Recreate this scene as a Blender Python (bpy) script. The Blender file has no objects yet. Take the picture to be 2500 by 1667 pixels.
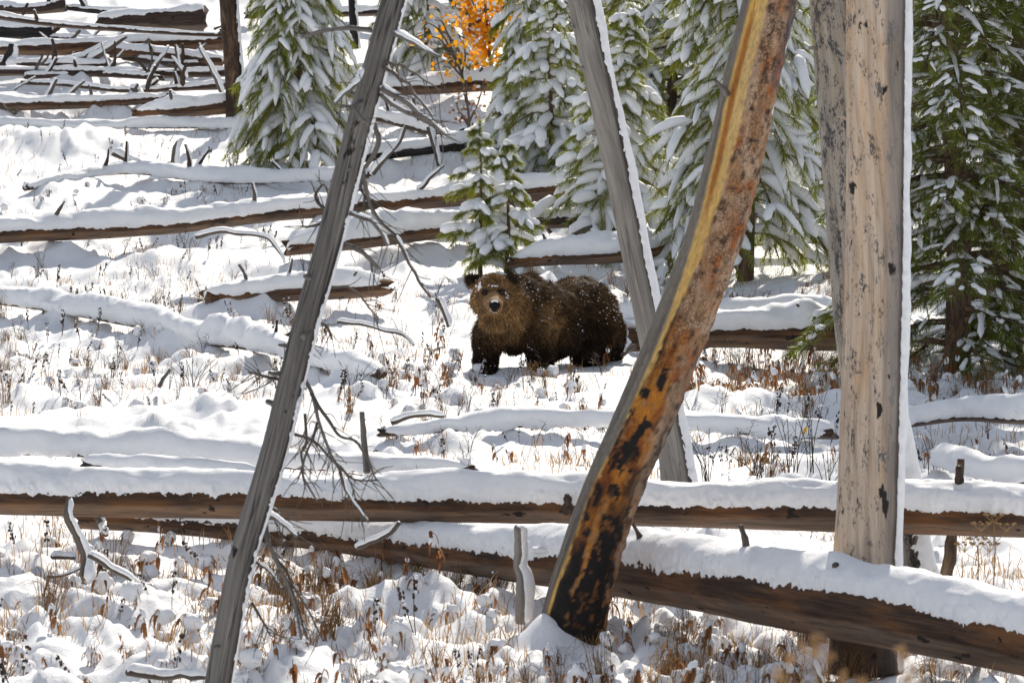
import bpy, bmesh, math, random
import numpy as np
from mathutils import Vector, Matrix
R = math.radians
rng = np.random.default_rng(7)
random.seed(7)
scene = bpy.context.scene
C = scene.collection

# ------------------------------------------------------------------ camera, sky, sun, exposure
CAMZ = 3.55; PITCH = R(-4.5); FOC = 150.0; K = FOC/36*2500           # K: photo pixels per unit tangent
cam_d = bpy.data.cameras.new('camera'); cam = bpy.data.objects.new('camera', cam_d); C.objects.link(cam)
cam.location = (0, 0, CAMZ); cam.rotation_euler = (R(90)+PITCH, 0, 0)
cam_d.lens = FOC; cam_d.sensor_width = 36; cam_d.clip_start = 0.5; cam_d.clip_end = 6000
cam_d.dof.use_dof = True; cam_d.dof.focus_distance = 38; cam_d.dof.aperture_fstop = 11
scene.camera = cam
SUN_AZ, SUN_EL = 11, 37                                              # degrees right of the view direction, height
world = bpy.data.worlds.new('World'); scene.world = world; world.use_nodes = True
wn = world.node_tree; bg = wn.nodes['Background']
sky = wn.nodes.new('ShaderNodeTexSky'); sky.sky_type = 'NISHITA'; sky.sun_disc = False
sky.sun_elevation = R(SUN_EL); sky.sun_rotation = R(SUN_AZ); sky.altitude = 2000
sky.air_density = 1.0; sky.dust_density = 3.0; sky.ozone_density = 0.6
hs = wn.nodes.new('ShaderNodeHueSaturation'); hs.inputs['Saturation'].default_value = 0.46
wn.links.new(sky.outputs[0], hs.inputs['Color']); wn.links.new(hs.outputs[0], bg.inputs[0])
bg.inputs[1].default_value = 0.145
sun_d = bpy.data.lights.new('sun', 'SUN'); sun = bpy.data.objects.new('sun', sun_d); C.objects.link(sun)
sun_d.energy = 4.3; sun_d.angle = R(0.6); sun_d.color = (1.0, 0.925, 0.81)
sd = Vector((math.sin(R(SUN_AZ))*math.cos(R(SUN_EL)), math.cos(R(SUN_AZ))*math.cos(R(SUN_EL)), math.sin(R(SUN_EL))))
sun.rotation_euler = sd.to_track_quat('Z', 'Y').to_euler(); sun.location = (12, 40, 30)
vs = scene.view_settings; vs.view_transform = 'Standard'; vs.look = 'None'; vs.exposure = 0.2; vs.gamma = 1.0
scene.cycles.max_bounces = 5; scene.cycles.diffuse_bounces = 4; scene.cycles.sample_clamp_indirect = 6

# ------------------------------------------------------------------ picture <-> place
SP, CP = math.sin(PITCH), math.cos(PITCH)
def P(px, py, D):
    """world point at ground distance D seen at photo pixel px,py"""
    a = (np.asarray(px, float)-1250)/K; b = (833.5-np.asarray(py, float))/K
    dx = a; dy = CP - b*SP; dz = SP + b*CP
    s = D/dy
    return np.stack(np.broadcast_arrays(dx*s, D+0*dx, CAMZ+dz*s), -1)
TAB = np.array([(2400, 12.6), (2000, 17.2), (1667, 22.0), (1550, 24.0), (1300, 28.0), (1100, 33.6), (895, 42.0), (700, 50.0), (500, 57.0),
                (300, 64.0), (100, 71.0), (0, 74.6), (-150, 80.0)])
_p = P(np.full(len(TAB), 1250.), TAB[:, 0], TAB[:, 1])
_gy = np.concatenate([[-300, -40, 0, 5], _p[:, 1], [100, 160, 320, 700, 3000]])
_gz = np.concatenate([[2.1, 1.9, 1.9, 1.5], _p[:, 2], [_p[-1, 2]+3.4, _p[-1, 2]+13, _p[-1, 2]+34, _p[-1, 2]+60, _p[-1, 2]+90]])
_yy = np.arange(-300, 3000, 0.25); _zz = np.interp(_yy, _gy, _gz)
_k = np.exp(-np.linspace(-2.2, 2.2, 33)**2); _k /= _k.sum()
_zz = np.convolve(np.pad(_zz, 16, mode='edge'), _k, mode='valid')
def zbase(y): return np.interp(y, _yy, _zz)
_dd = np.arange(12, 95, 0.05); _rz = zbase(_dd)
_tt = (_rz-CAMZ)/_dd; _rows = 833.5 - K*((_tt*CP-SP)/(CP+_tt*SP))
_rows = np.minimum.accumulate(_rows)
def gD(py): return np.interp(-np.asarray(py, float), -_rows, _dd)

# ------------------------------------------------------------------ noise
def _hash(ix, iy, iz, seed):
    h = (ix.astype(np.int64)*374761393 + iy.astype(np.int64)*668265263 + iz.astype(np.int64)*2147483647 + seed*974711) & 0xffffffff
    h = ((h ^ (h >> 13))*1274126177) & 0xffffffff
    h = ((h ^ (h >> 15))*2246822519) & 0xffffffff
    return ((h ^ (h >> 16)) & 0xffffff)/float(0xffffff)
def vn(x, y, z=0.0, seed=0):
    x, y, z = np.broadcast_arrays(np.asarray(x, float), np.asarray(y, float), np.asarray(z, float))
    ix, iy, iz = np.floor(x), np.floor(y), np.floor(z)
    fx, fy, fz = x-ix, y-iy, z-iz
    fx = fx*fx*(3-2*fx); fy = fy*fy*(3-2*fy); fz = fz*fz*(3-2*fz)
    o = 0
    for a in (0, 1):
        for b in (0, 1):
            for c in (0, 1):
                o = o + _hash(ix+a, iy+b, iz+c, seed)*(fx if a else 1-fx)*(fy if b else 1-fy)*(fz if c else 1-fz)
    return o*2-1
def fbm(x, y, z=0.0, seed=0, n=3, g=.5):
    o = 0; a = 1; f = 1
    for i in range(n):
        o = o + a*vn(x*f, y*f, np.asarray(z)*f, seed+i*17); a *= g; f *= 2.03
    return o
def bumps(x, y, cell, rad, seed, prob=.8, soft=False):
    """pillow-shaped lumps on a jittered grid"""
    gx, gy = np.floor(x/cell), np.floor(y/cell); o = np.zeros_like(x)
    z0 = np.zeros_like(x)
    for a in (-1, 0, 1):
        for b in (-1, 0, 1):
            cx, cy = gx+a, gy+b
            jx = (cx+_hash(cx, cy, z0, seed))*cell; jy = (cy+_hash(cx, cy, z0, seed+1))*cell
            s = _hash(cx, cy, z0, seed+2); on = _hash(cx, cy, z0, seed+3) < prob
            r = rad*(.55+.75*s); el = 1+.8*(_hash(cx, cy, z0, seed+4)-.5)
            d2 = (((x-jx)*el)**2+((y-jy)/el)**2)/r**2
            if soft:
                d1 = np.clip(1-np.sqrt(d2), 0, 1); f = d1*d1*(2.2-1.2*d1)
            else: f = np.clip(1-d2, 0, 1)**1.1
            o = np.maximum(o, np.where(on, f*(.5+.6*s), 0))
    return o

# ------------------------------------------------------------------ mesh and object helpers
def mk(name, V, Q=None, T=None, mat=None, parent=None, attrs=None, mi=None, smooth=True, origin=None):
    V = np.asarray(V, float).reshape(-1, 3)
    if origin is not None: V = V-np.asarray(origin)
    me = bpy.data.meshes.new(name)
    nq = 0 if Q is None else len(Q); nt = 0 if T is None else len(T)
    li = []
    if nq: li.append(np.asarray(Q).reshape(-1))
    if nt: li.append(np.asarray(T).reshape(-1))
    li = np.concatenate(li).astype(np.int32)
    me.vertices.add(len(V)); me.vertices.foreach_set('co', V.astype(np.float32).ravel())
    me.loops.add(len(li)); me.loops.foreach_set('vertex_index', li)
    me.polygons.add(nq+nt)
    st = np.concatenate([np.arange(nq)*4, nq*4+np.arange(nt)*3]).astype(np.int32)
    me.polygons.foreach_set('loop_start', st)
    me.polygons.foreach_set('use_smooth', np.full(nq+nt, smooth))
    if mat is not None:
        for m in (mat if isinstance(mat, (list, tuple)) else [mat]): me.materials.append(m)
    if mi is not None: me.polygons.foreach_set('material_index', np.asarray(mi, np.int32))
    for k, a in (attrs or {}).items():
        a = np.asarray(a, np.float32)
        if a.ndim == 1:
            me.attributes.new(k, 'FLOAT', 'POINT').data.foreach_set('value', a)
        elif a.shape[1] == 3:
            me.attributes.new(k, 'FLOAT_VECTOR', 'POINT').data.foreach_set('vector', a.ravel())
    me.update(); me.validate()
    o = bpy.data.objects.new(name, me); C.objects.link(o)
    if parent is not None: o.parent = parent
    return o
def tag(o, label, cat, group=None):
    o['label'] = label; o['category'] = cat
    if group: o['group'] = group
    return o
def thing(name, label, cat, loc, group=None):
    o = bpy.data.objects.new(name, None); C.objects.link(o); o.empty_display_size = .2
    o.location = [float(v) for v in loc]
    return tag(o, label, cat, group)
def curve(pts, n):
    """Catmull-Rom through rows of pts (any number of columns)"""
    p = np.asarray(pts, float); m = len(p)
    if m == 2: return p[0]+(p[1]-p[0])*np.linspace(0, 1, n)[:, None]
    q = np.vstack([2*p[0]-p[1], p, 2*p[-1]-p[-2]])
    seg = np.linalg.norm(np.diff(p[:, :3], axis=0), axis=1)+1e-9; cum = np.concatenate([[0], np.cumsum(seg)]); cum /= cum[-1]
    t = np.linspace(0, 1, n); i = np.clip(np.searchsorted(cum, t, side='right')-1, 0, m-2)
    f = ((t-cum[i])/(cum[i+1]-cum[i]+1e-9))[:, None]
    a, b, c, d = q[i], q[i+1], q[i+2], q[i+3]
    return .5*((2*b)+(-a+c)*f+(2*a-5*b+4*c-d)*f**2+(-a+3*b-3*c+d)*f**3)
def frame(pts, ref):
    t = np.gradient(pts, axis=0); t /= np.linalg.norm(t, axis=1)[:, None]+1e-12
    ref = np.asarray(ref, float); u = ref-(t@ref)[:, None]*t
    u /= np.linalg.norm(u, axis=1)[:, None]+1e-12
    return t, u, np.cross(t, u)
def tube(pts, rad, nseg, ref, dr=None, th=(-math.pi, math.pi), cap=True):
    pts = np.asarray(pts); rad = np.asarray(rad, float)*np.ones(len(pts)); n = len(pts)
    t, u, v = frame(pts, ref)
    a = np.linspace(th[0], th[1], nseg+1)
    S = np.concatenate([[0], np.cumsum(np.linalg.norm(np.diff(pts, axis=0), axis=1))])
    TH, SS = np.meshgrid(a, S); RR = np.repeat(rad[:, None], nseg+1, 1)
    r = RR+(dr(TH, SS, RR) if dr else 0)
    V = pts[:, None]+r[..., None]*(np.cos(TH)[..., None]*u[:, None]+np.sin(TH)[..., None]*v[:, None])
    idx = np.arange(n*(nseg+1)).reshape(n, nseg+1)
    Q = np.stack([idx[:-1, :-1], idx[:-1, 1:], idx[1:, 1:], idx[1:, :-1]], -1).reshape(-1, 4)
    tc = np.stack([RR*np.cos(TH), RR*np.sin(TH), SS], -1).reshape(-1, 3)
    ang = (TH/math.pi).ravel(); sn = (SS/S[-1]).ravel()
    V = V.reshape(-1, 3); T = None
    if cap:
        V = np.vstack([V, pts[0]-t[0]*rad[0]*.05, pts[-1]+t[-1]*rad[-1]*.05]); k = n*(nseg+1)
        T = np.vstack([np.stack([np.full(nseg, k), idx[0, 1:], idx[0, :-1]], -1), np.stack([np.full(nseg, k+1), idx[-1, :-1], idx[-1, 1:]], -1)])
        tc = np.vstack([tc, [[0, 0, 0]], [[0, 0, S[-1]]]]); ang = np.concatenate([ang, [1, 1]]); sn = np.concatenate([sn, [0, 1]])
    return V, Q, T, dict(tc=tc, ang=ang, sn=sn)
def btubes(PT, RD, nseg, ref=(.13, .21, .97), lump=0.0, seed=0):
    """many small tubes at once: PT (m,k,3), RD (m,k)"""
    m, k = RD.shape
    t = np.gradient(PT, axis=1); t /= np.linalg.norm(t, axis=2)[..., None]+1e-12
    ref = np.asarray(ref); u = ref-(t@ref)[..., None]*t; u /= np.linalg.norm(u, axis=2)[..., None]+1e-9
    v = np.cross(t, u); a = np.arange(nseg)/nseg*2*math.pi
    r = np.repeat(RD[..., None], nseg, 2)
    if lump: r = r*(1+lump*(np.random.default_rng(seed).random(r.shape)*2-1))
    V = PT[:, :, None]+r[..., None]*(np.cos(a)[:, None]*u[:, :, None]+np.sin(a)[:, None]*v[:, :, None])
    idx = np.arange(m*k*nseg).reshape(m, k, nseg); nx = np.roll(idx, -1, 2)
    Q = np.stack([idx[:, :-1], nx[:, :-1], nx[:, 1:], idx[:, 1:]], -1).reshape(-1, 4)
    return V.reshape(-1, 3), Q
def join(parts):
    """parts: list of (V,Q,T) -> V,Q,T"""
    Vs, Qs, Ts, n = [], [], [], 0
    for V, Q, T in parts:
        Vs.append(V)
        if Q is not None and len(Q): Qs.append(np.asarray(Q)+n)
        if T is not None and len(T): Ts.append(np.asarray(T)+n)
        n += len(V)
    return np.vstack(Vs), (np.vstack(Qs) if Qs else None), (np.vstack(Ts) if Ts else None)
def blob(c, r, seed, sub=2, amp=.25):
    """lumpy ellipsoid"""
    bm = bmesh.new(); bmesh.ops.create_icosphere(bm, subdivisions=sub, radius=1.0)
    V = np.array([v.co[:] for v in bm.verts]); T = np.array([[v.index for v in f.verts] for f in bm.faces]); bm.free()
    n = fbm(V[:, 0]*1.6+seed*3.1, V[:, 1]*1.6, V[:, 2]*1.6, seed, 2)
    return V*(1+amp*n)[:, None]*np.asarray(r)+np.asarray(c), None, T

# ------------------------------------------------------------------ materials
def newmat(name):
    m = bpy.data.materials.new(name); m.use_nodes = True
    return m, m.node_tree.nodes, m.node_tree.links, m.node_tree.nodes['Principled BSDF']
def ramp(N, stops):
    n = N.new('ShaderNodeValToRGB'); e = n.color_ramp.elements
    while len(e) < len(stops): e.new(.5)
    for i, (p, c) in enumerate(stops):
        e[i].position = p; e[i].color = (*c, 1) if len(c) == 3 else c
    return n
def noise(N, L, vec, scale, detail=5, rough=.6, mapping=None, dist=0):
    if mapping is not None:
        mp = N.new('ShaderNodeMapping'); mp.inputs['Scale'].default_value = mapping; L.new(vec, mp.inputs[0]); vec = mp.outputs[0]
    n = N.new('ShaderNodeTexNoise'); n.inputs['Scale'].default_value = scale; n.inputs['Detail'].default_value = detail
    n.inputs['Roughness'].default_value = rough; n.inputs['Distortion'].default_value = dist; L.new(vec, n.inputs['Vector'])
    return n
def mix(N, L, fac, a, b, mode='MIX'):
    n = N.new('ShaderNodeMix'); n.data_type = 'RGBA'; n.blend_type = mode
    for s, v in ((0, fac), (6, a), (7, b)):
        if isinstance(v, (int, float)): n.inputs[s].default_value = v
        elif isinstance(v, tuple): n.inputs[s].default_value = (*v, 1)
        else: L.new(v, n.inputs[s])
    return n.outputs[2]
def attr(N, name):
    n = N.new('ShaderNodeAttribute'); n.attribute_name = name; return n
def bump(N, L, h, bsdf, strength, dist=.01):
    b = N.new('ShaderNodeBump'); b.inputs['Strength'].default_value = strength; b.inputs['Distance'].default_value = dist
    L.new(h, b.inputs['Height']); L.new(b.outputs[0], bsdf.inputs['Normal'])
def snow_mat(name, rough=.6, fine=55, strength=.55, sss=0):
    m, N, L, B = newmat(name)
    tc = N.new('ShaderNodeTexCoord')
    n1 = noise(N, L, tc.outputs['Object'], 6, 4); n2 = noise(N, L, tc.outputs['Object'], fine, 5, .7)
    r = ramp(N, [(.3, (.84, .845, .86)), (.7, (.90, .90, .905))]); L.new(n1.outputs[0], r.inputs[0])
    L.new(r.outputs[0], B.inputs['Base Color']); B.inputs['Roughness'].default_value = rough
    B.inputs['Specular IOR Level'].default_value = .25
    if sss: B.inputs['Subsurface Weight'].default_value = sss; B.inputs['Subsurface Radius'].default_value = (1.0, .86, .74); B.inputs['Subsurface Scale'].default_value = .05
    bump(N, L, n2.outputs[0], B, strength, .012)
    return m
M_snow = snow_mat('snow'); M_snow_rough = snow_mat('snow_grainy', .7, 90, .8, 0); M_snow_tree = snow_mat('snow_on_boughs', .65, 40, .6, 0)
def wood_mat(name, dark, mid, light, grain=(38, 38, 2.2), crack=.5, blotch=None, under=None, under_at=.6, speck=None, rough=.8, bstr=.6, streak=.8, knots=False, side=None, speck_at=.93):
    m, N, L, B = newmat(name)
    a = attr(N, 'tc'); g = noise(N, L, a.outputs['Vector'], 1, 7, .65, grain, .4)
    r = ramp(N, [(.3, dark), (.5, mid), (.72, light)]); L.new(g.outputs[0], r.inputs[0]); col = r.outputs[0]
    if blotch:
        b = noise(N, L, a.outputs['Vector'], 1, 5, .6, (9, 9, 1.6)); br = ramp(N, [(.45, (0, 0, 0)), (.62, (1, 1, 1))]); L.new(b.outputs[0], br.inputs[0])
        col = mix(N, L, br.outputs[0], col, mix(N, L, .55, col, blotch))
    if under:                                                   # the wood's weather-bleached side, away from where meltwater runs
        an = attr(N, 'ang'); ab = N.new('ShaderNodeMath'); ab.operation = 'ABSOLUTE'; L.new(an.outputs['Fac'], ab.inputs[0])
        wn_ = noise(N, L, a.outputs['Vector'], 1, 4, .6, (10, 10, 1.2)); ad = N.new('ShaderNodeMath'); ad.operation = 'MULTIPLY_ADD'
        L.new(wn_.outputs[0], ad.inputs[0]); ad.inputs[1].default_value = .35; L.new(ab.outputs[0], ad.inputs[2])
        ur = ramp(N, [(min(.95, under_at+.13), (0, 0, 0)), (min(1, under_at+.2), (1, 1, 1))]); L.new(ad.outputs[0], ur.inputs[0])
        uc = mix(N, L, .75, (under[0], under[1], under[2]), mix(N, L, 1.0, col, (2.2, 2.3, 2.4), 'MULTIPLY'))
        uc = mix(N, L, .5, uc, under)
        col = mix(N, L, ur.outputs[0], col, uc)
    if speck:
        s = noise(N, L, a.outputs['Vector'], 1, 6, .75, (95, 95, 38)); s2 = noise(N, L, a.outputs['Vector'], 1, 3, .5, (22, 22, 8))
        sm = N.new('ShaderNodeMath'); sm.operation = 'MULTIPLY_ADD'; L.new(s2.outputs[0], sm.inputs[0]); sm.inputs[1].default_value = .7; L.new(s.outputs[0], sm.inputs[2])
        sr = ramp(N, [(speck_at, (0, 0, 0)), (speck_at+.05, (1, 1, 1))]); L.new(sm.outputs[0], sr.inputs[0])
        col = mix(N, L, sr.outputs[0], col, speck)
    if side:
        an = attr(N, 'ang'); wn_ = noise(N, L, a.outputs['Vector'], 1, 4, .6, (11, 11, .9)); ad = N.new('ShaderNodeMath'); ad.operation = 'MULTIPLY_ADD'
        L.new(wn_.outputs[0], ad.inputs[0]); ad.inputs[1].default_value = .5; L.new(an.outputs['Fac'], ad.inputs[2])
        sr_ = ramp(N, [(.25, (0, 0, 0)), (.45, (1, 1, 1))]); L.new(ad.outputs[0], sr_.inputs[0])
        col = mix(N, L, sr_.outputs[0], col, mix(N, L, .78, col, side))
    if crack:
        c = noise(N, L, a.outputs['Vector'], 1, 3, .5, (17, 17, .55)); cr = ramp(N, [(.478, (0, 0, 0)), (.5, (1, 1, 1)), (.522, (0, 0, 0))]); L.new(c.outputs[0], cr.inputs[0])
        cm = N.new('ShaderNodeMath'); cm.operation = 'MULTIPLY'; L.new(cr.outputs[0], cm.inputs[0]); cm.inputs[1].default_value = crack
        col = mix(N, L, cm.outputs[0], col, (.02, .017, .015))
    g2 = noise(N, L, a.outputs['Vector'], 1, 6, .7, (14, 14, 1.1), .6); r2 = ramp(N, [(.32, (.45, .43, .42)), (.5, (.95, .95, .95)), (.7, (1.2, 1.2, 1.2))]); L.new(g2.outputs[0], r2.inputs[0])
    col = mix(N, L, streak, col, r2.outputs[0], 'MULTIPLY')
    if knots:
        kn = noise(N, L, a.outputs['Vector'], 1, 3, .5, (13, 13, 7)); kr = ramp(N, [(.655, (0, 0, 0)), (.69, (1, 1, 1))]); L.new(kn.outputs[0], kr.inputs[0])
        col = mix(N, L, kr.outputs[0], col, (.018, .014, .012))
    we = attr(N, 'wet'); col = mix(N, L, we.outputs['Fac'], col, mix(N, L, 1.0, col, (.16, .13, .12), 'MULTIPLY'))  # wet strip beside the snow; the mask also holds the darker trunk foot
    L.new(col, B.inputs['Base Color']); B.inputs['Roughness'].default_value = rough; B.inputs['Specular IOR Level'].default_value = .3
    bump(N, L, g.outputs[0], B, bstr, .012)
    return m
M_log = wood_mat('log_wood', (.026, .015, .010), (.062, .034, .021), (.12, .068, .04), blotch=(.24, .10, .03), under=(.16, .12, .09), under_at=.60, knots=True)
M_log_dark = wood_mat('log_wood_dark', (.022, .014, .011), (.055, .035, .026), (.11, .07, .05), under=(.19, .145, .11), under_at=.66, knots=True)
M_char = wood_mat('charred_wood', (.008, .007, .007), (.02, .018, .017), (.06, .05, .045))
M_grey = wood_mat('weathered_grey_wood', (.075, .066, .06), (.155, .14, .127), (.24, .22, .2), grain=(30, 30, 1.6), crack=.95, knots=True)
M_grey_smooth = wood_mat('smooth_grey_wood', (.165, .15, .135), (.245, .225, .2), (.33, .30, .27), grain=(22, 22, 1.8), streak=.5, crack=.6, blotch=(.16, .14, .13))
M_mottled = wood_mat('mottled_grey_wood', (.21, .185, .155), (.31, .275, .235), (.40, .36, .31), grain=(20, 20, 2), streak=.5, crack=.3, speck_at=.87, speck=(.065, .06, .06), blotch=(.3, .22, .12))
M_beige = wood_mat('bare_beige_wood', (.38, .29, .215), (.54, .42, .32), (.66, .53, .41), grain=(26, 26, 1.0), crack=.25, speck=(.10, .095, .095), blotch=(.50, .30, .14), streak=.55, knots=True, side=(.20, .185, .175))
M_twig = wood_mat('dead_twig', (.05, .04, .033), (.11, .09, .075), (.19, .165, .14), crack=0)
M_bark = wood_mat('brown_bark', (.03, .019, .012), (.09, .055, .033), (.2, .13, .08), grain=(26, 26, 9), blotch=(.28, .2, .13), crack=.4)
def col_mat(name, rough=.8, grain=(40, 40, 3), amt=.5, bstr=.5, bark=False):
    m, N, L, B = newmat(name)
    a = attr(N, 'tc'); c = attr(N, 'col'); g = noise(N, L, a.outputs['Vector'], 1, 7, .7, grain, .3)
    r = ramp(N, [(.25, (1-amt,)*3), (.75, (1+amt*.5,)*3)]); L.new(g.outputs[0], r.inputs[0])
    col = mix(N, L, 1.0, c.outputs['Color'], r.outputs[0], 'MULTIPLY'); h = g.outputs[0]
    if bark:
        k = attr(N, 'bark'); v = N.new('ShaderNodeTexVoronoi'); v.feature = 'DISTANCE_TO_EDGE'; v.inputs['Scale'].default_value = 1
        mp = N.new('ShaderNodeMapping'); mp.inputs['Scale'].default_value = (58, 58, 42)
        wv = noise(N, L, a.outputs['Vector'], 14, 4, .6); ma = N.new('ShaderNodeVectorMath'); ma.operation = 'MULTIPLY_ADD'
        L.new(wv.outputs['Color'], ma.inputs[0]); ma.inputs[1].default_value = (.06, .06, .06); L.new(a.outputs['Vector'], ma.inputs[2])
        L.new(ma.outputs[0], mp.inputs[0]); L.new(mp.outputs[0], v.inputs['Vector'])
        vr = ramp(N, [(.0, (.22, .19, .18)), (.16, (1, 1, 1))]); L.new(v.outputs['Distance'], vr.inputs[0])
        bn = noise(N, L, a.outputs['Vector'], 1, 5, .6, (16, 16, 11)); bb = ramp(N, [(.38, (0, 0, 0)), (.55, (1, 1, 1))]); L.new(bn.outputs[0], bb.inputs[0])
        f = N.new('ShaderNodeMath'); f.operation = 'MULTIPLY'; L.new(k.outputs['Fac'], f.inputs[0]); L.new(bb.outputs[0], f.inputs[1])
        col = mix(N, L, f.outputs[0], col, mix(N, L, 1.0, col, vr.outputs[0], 'MULTIPLY'))
    L.new(col, B.inputs['Base Color']); B.inputs['Roughness'].default_value = rough; B.inputs['Specular IOR Level'].default_value = .3
    bump(N, L, h, B, bstr, .015)
    return m
def leaf_mat(name, c1, c2, trans=.35, rough=.6, frost=False):
    m, N, L, B = newmat(name)
    a = attr(N, 'rnd'); r = ramp(N, [(0, c1), (.8, c2), (.9, (.8, .81, .8))] if frost else [(0, c1), (1, c2)]); L.new(a.outputs['Fac'], r.inputs[0])
    L.new(r.outputs[0], B.inputs['Base Color']); B.inputs['Roughness'].default_value = rough; B.inputs['Specular IOR Level'].default_value = .2
    t = N.new('ShaderNodeBsdfTranslucent'); L.new(r.outputs[0], t.inputs['Color'])
    ms = N.new('ShaderNodeMixShader'); ms.inputs[0].default_value = trans
    L.new(B.outputs[0], ms.inputs[1]); L.new(t.outputs[0], ms.inputs[2]); L.new(ms.outputs[0], N['Material Output'].inputs['Surface'])
    return m
M_needle = leaf_mat('needles', (.12, .145, .016), (.34, .35, .055), .5, frost=True)
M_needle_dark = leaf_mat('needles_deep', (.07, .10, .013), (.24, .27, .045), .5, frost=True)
M_rust = leaf_mat('withered_leaf', (.14, .052, .02), (.40, .19, .075), .4)
M_straw = leaf_mat('dry_grass', (.20, .105, .04), (.46, .29, .13), .4)
M_stalk = leaf_mat('dark_stalk', (.03, .02, .014), (.10, .065, .042), .1)
M_orange = leaf_mat('aspen_leaf', (.78, .30, .012), (.95, .50, .03), .5)
M_tan = leaf_mat('seed_head', (.35, .2, .08), (.6, .4, .2), .4)

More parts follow.
